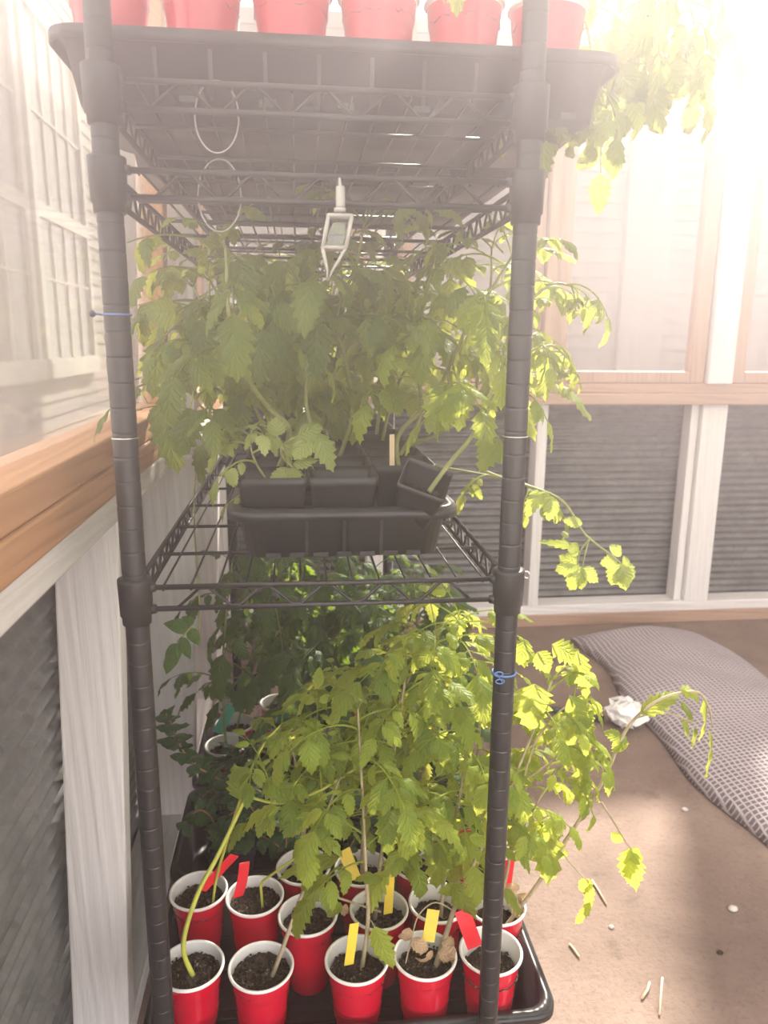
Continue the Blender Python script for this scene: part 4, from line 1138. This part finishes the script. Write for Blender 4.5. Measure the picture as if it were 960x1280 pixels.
# ------------------------------------------------------------------ floor things
def mat_roll():
    mb = MB(); nx, ny = 40, 90
    x0, x1, y0, y1 = 1.06, 1.64, .9, 2.72
    def fn(s, t):
        y = y0+(y1-y0)*t
        edge = .03*math.sin(t*9)+.02*math.sin(t*23+1)
        a = (s-.0)
        x = x0+edge*.6+(x1-x0+.06*math.sin(t*5))*s
        prof = min(1, math.sin(PI*min(max(s, 0), 1))**.45*1.0)
        endf = min(1, max(0, (1-t))/.05)**.5*min(1, t/.03)**.5
        z = .003+(.075*prof+.012*noise.noise(V((x*7, y*7, 0)))*prof)*endf
        return V((x, y, z))
    mb.sheet(fn, nx, ny)
    o = mb.build('woven_mat', M['weave'])
    md = o.modifiers.new('thick', 'SOLIDIFY'); md.thickness = .003; md.offset = 1
    tag(o, 'thick grey woven mat with a pale thread grid lying on the floor', 'mat')
mat_roll()
mb = MB(); c = at(805, 880, 2.05)
r = random.Random(5); n = 16
rings = []
for i in range(8):
    u = i/7; rad = .055*math.sin(PI*(u*.9+.06))
    rings.append([(.985+math.cos(2*PI*k/n)*rad*1.1+.02*noise.noise(V((k*.9, i, 0)))*2, 2.03+math.sin(2*PI*k/n)*rad+.04*noise.noise(V((k*.8, i*.9, 5))), .002+.085*u+.02*max(0, noise.noise(V((k*.7, i*.8, 9))))*(1 if i else 0)) for k in range(n)])
mb.loops(rings, True, True); tag(mb.build('plastic_bag', M['paper'], smooth=False), 'white crumpled plastic lying beside the grey mat', 'bag')
mb = MB()
mb.tube(spline([V((.30, 1.95, .012)), V((.52, 2.08, .012)), V((.68, 2.16, .012)), V((.80, 2.13, .012)), V((.93, 2.06, .012))], 8), .011, 10)
tag(mb.build('hose', M['hose']), 'dark garden hose running over the floor to the white plastic', 'hose')
r = random.Random(11)
for i, (a, b, lab) in enumerate((((740, 1100), (758, 1130), 'short straw on the floor near the hanging curled leaf'), ((828, 1222), (824, 1268), 'long straw lying at the bottom of the floor'), ((812, 1228), (802, 1248), 'bent straw just left of the long straw'), ((712, 1180), (724, 1196), 'thin straw fragment on the floor right of the cups'))):
    z0 = .003
    def flr(q):
        v = FW+RT*((q[0]-480)/F)+DN*((q[1]-640)/F); k = (z0-H)/v.z; return V((v.x*k, v.y*k, z0))
    p, q = flr(a), flr(b); m = p.lerp(q, .5)+V((.004 if i == 2 else 0, 0, .001))
    tag(MB().tube([p, m, q], .0022, 6).build('straw', M['straw']), lab, 'straw', 'straws on the floor')
for i, (q, s, lab) in enumerate((((916, 1136), .011, 'pale pebble at the right edge of the floor'), ((856, 1012), .009, 'small pale pebble on the floor below the mat edge'), ((764, 1158), .006, 'tiny pebble on the floor under the curled leaves'), ((900, 1190), .007, 'small dark clod on the floor at lower right'))):
    p = flr(q); mb = MB()
    rings = [[(p.x+math.cos(2*PI*k/10)*s*w*(1+.25*noise.noise(V((k, h*9, i)))), p.y+math.sin(2*PI*k/10)*s*w*.8, max(0.0005, h*s)) for k in range(10)] for w, h in ((.8, 0), (1, .3), (.75, .65), (.3, .85))]
    mb.loops(rings, True, True); tag(mb.build('pebble', M['stone'] if i < 3 else M['soil']), lab, 'pebble')
# orange sticker on the back window
p = at(598, 411, FY+.040)
MB().box((p.x-.022, FY+.0425, p.z-.022), (p.x+.022, FY+.0435, p.z+.022)).build('sticker', M['orange'])
tag(bpy.data.objects['sticker'], 'small orange square sticker on the back window glass', 'sticker')

# ------------------------------------------------------------------ lens glare volume, sun, sky, camera
mh, nt, out = new_mat('lens_glare_scatter')
vs = N(nt, 'ShaderNodeVolumeScatter', Density=GLARE_D, Anisotropy=GLARE_G); vs.inputs['Color'].default_value = (1.0, .88, .97, 1)
_tc = nt.nodes.new('ShaderNodeTexCoord'); _sp = nt.nodes.new('ShaderNodeSeparateXYZ'); nt.links.new(_tc.outputs['Object'], _sp.inputs[0])
_mr = N(nt, 'ShaderNodeMapRange'); _mr.interpolation_type = 'SMOOTHSTEP'
for _i, _v in ((1, .6), (2, 1.2), (3, GLARE_D), (4, GLARE_D*.05)): _mr.inputs[_i].default_value = _v
nt.links.new(_sp.outputs[1], _mr.inputs[0]); _mz = N(nt, 'ShaderNodeMapRange'); _mz.interpolation_type = 'SMOOTHSTEP'  # glare kept dense near the camera, thinning with depth and towards the floor
for _i, _v in ((1, .86), (2, 1.38), (3, .012), (4, 1.0)): _mz.inputs[_i].default_value = _v
nt.links.new(_sp.outputs[2], _mz.inputs[0])
_mu = N(nt, 'ShaderNodeMath', operation='MULTIPLY'); nt.links.new(_mr.outputs[0], _mu.inputs[0]); nt.links.new(_mz.outputs[0], _mu.inputs[1])
nt.links.new(_mu.outputs[0], vs.inputs['Density'])
nt.links.new(vs.outputs[0], out.inputs['Volume'])
hz = MB().box((-.42, -1.55, -.14), (3.62, 3.1, 3.5)).build('glare_volume', mh, smooth=False)  # added volume standing in for veiling glare of the lens
tag(hz, 'added scattering volume imitating lens glare', 'glare_volume', None, 'stuff')

sun = bpy.data.lights.new('sun', 'SUN'); sun.energy = SUN_E; sun.angle = math.radians(3.0); sun.color = (1.0, .945, .86)
so = bpy.data.objects.new('sun', sun); C.objects.link(so)
el, az = math.radians(SUN_EL), math.radians(SUN_AZ)
sd = V((math.sin(az)*math.cos(el), math.cos(az)*math.cos(el), math.sin(el)))
so.rotation_euler = sd.to_track_quat('Z', 'Y').to_euler(); so.location = sd*8

w = bpy.data.worlds.new('World'); bpy.context.scene.world = w; w.use_nodes = True
bg = w.node_tree.nodes['Background']; bg.inputs[0].default_value = (1.0, .925, .92, 1); bg.inputs[1].default_value = SKY_E

cam = bpy.data.cameras.new('Camera'); co = bpy.data.objects.new('Camera', cam); C.objects.link(co)
co.matrix_world = Matrix(((RT.x, -DN.x, -FW.x, 0), (RT.y, -DN.y, -FW.y, 0), (RT.z, -DN.z, -FW.z, H), (0, 0, 0, 1)))
cam.sensor_width = 36; cam.sensor_fit = 'AUTO'; cam.lens = 36*F/1280
cam.clip_start = .02; cam.clip_end = 200
cam.dof.use_dof = True; cam.dof.focus_distance = .95; cam.dof.aperture_fstop = 7.5
sc = bpy.context.scene
sc.camera = co
sc.view_settings.view_transform = 'Standard'; sc.view_settings.look = 'None'
sc.view_settings.exposure = EXPO; sc.view_settings.gamma = 1; sc.view_settings.use_curve_mapping = False
cy = sc.cycles
cy.max_bounces = 8; cy.diffuse_bounces = 3; cy.transmission_bounces = 6; cy.transparent_max_bounces = 12; cy.volume_bounces = 1
cy.caustics_reflective = False; cy.caustics_refractive = False
cy.sample_clamp_indirect = 6
cy.use_denoising = True
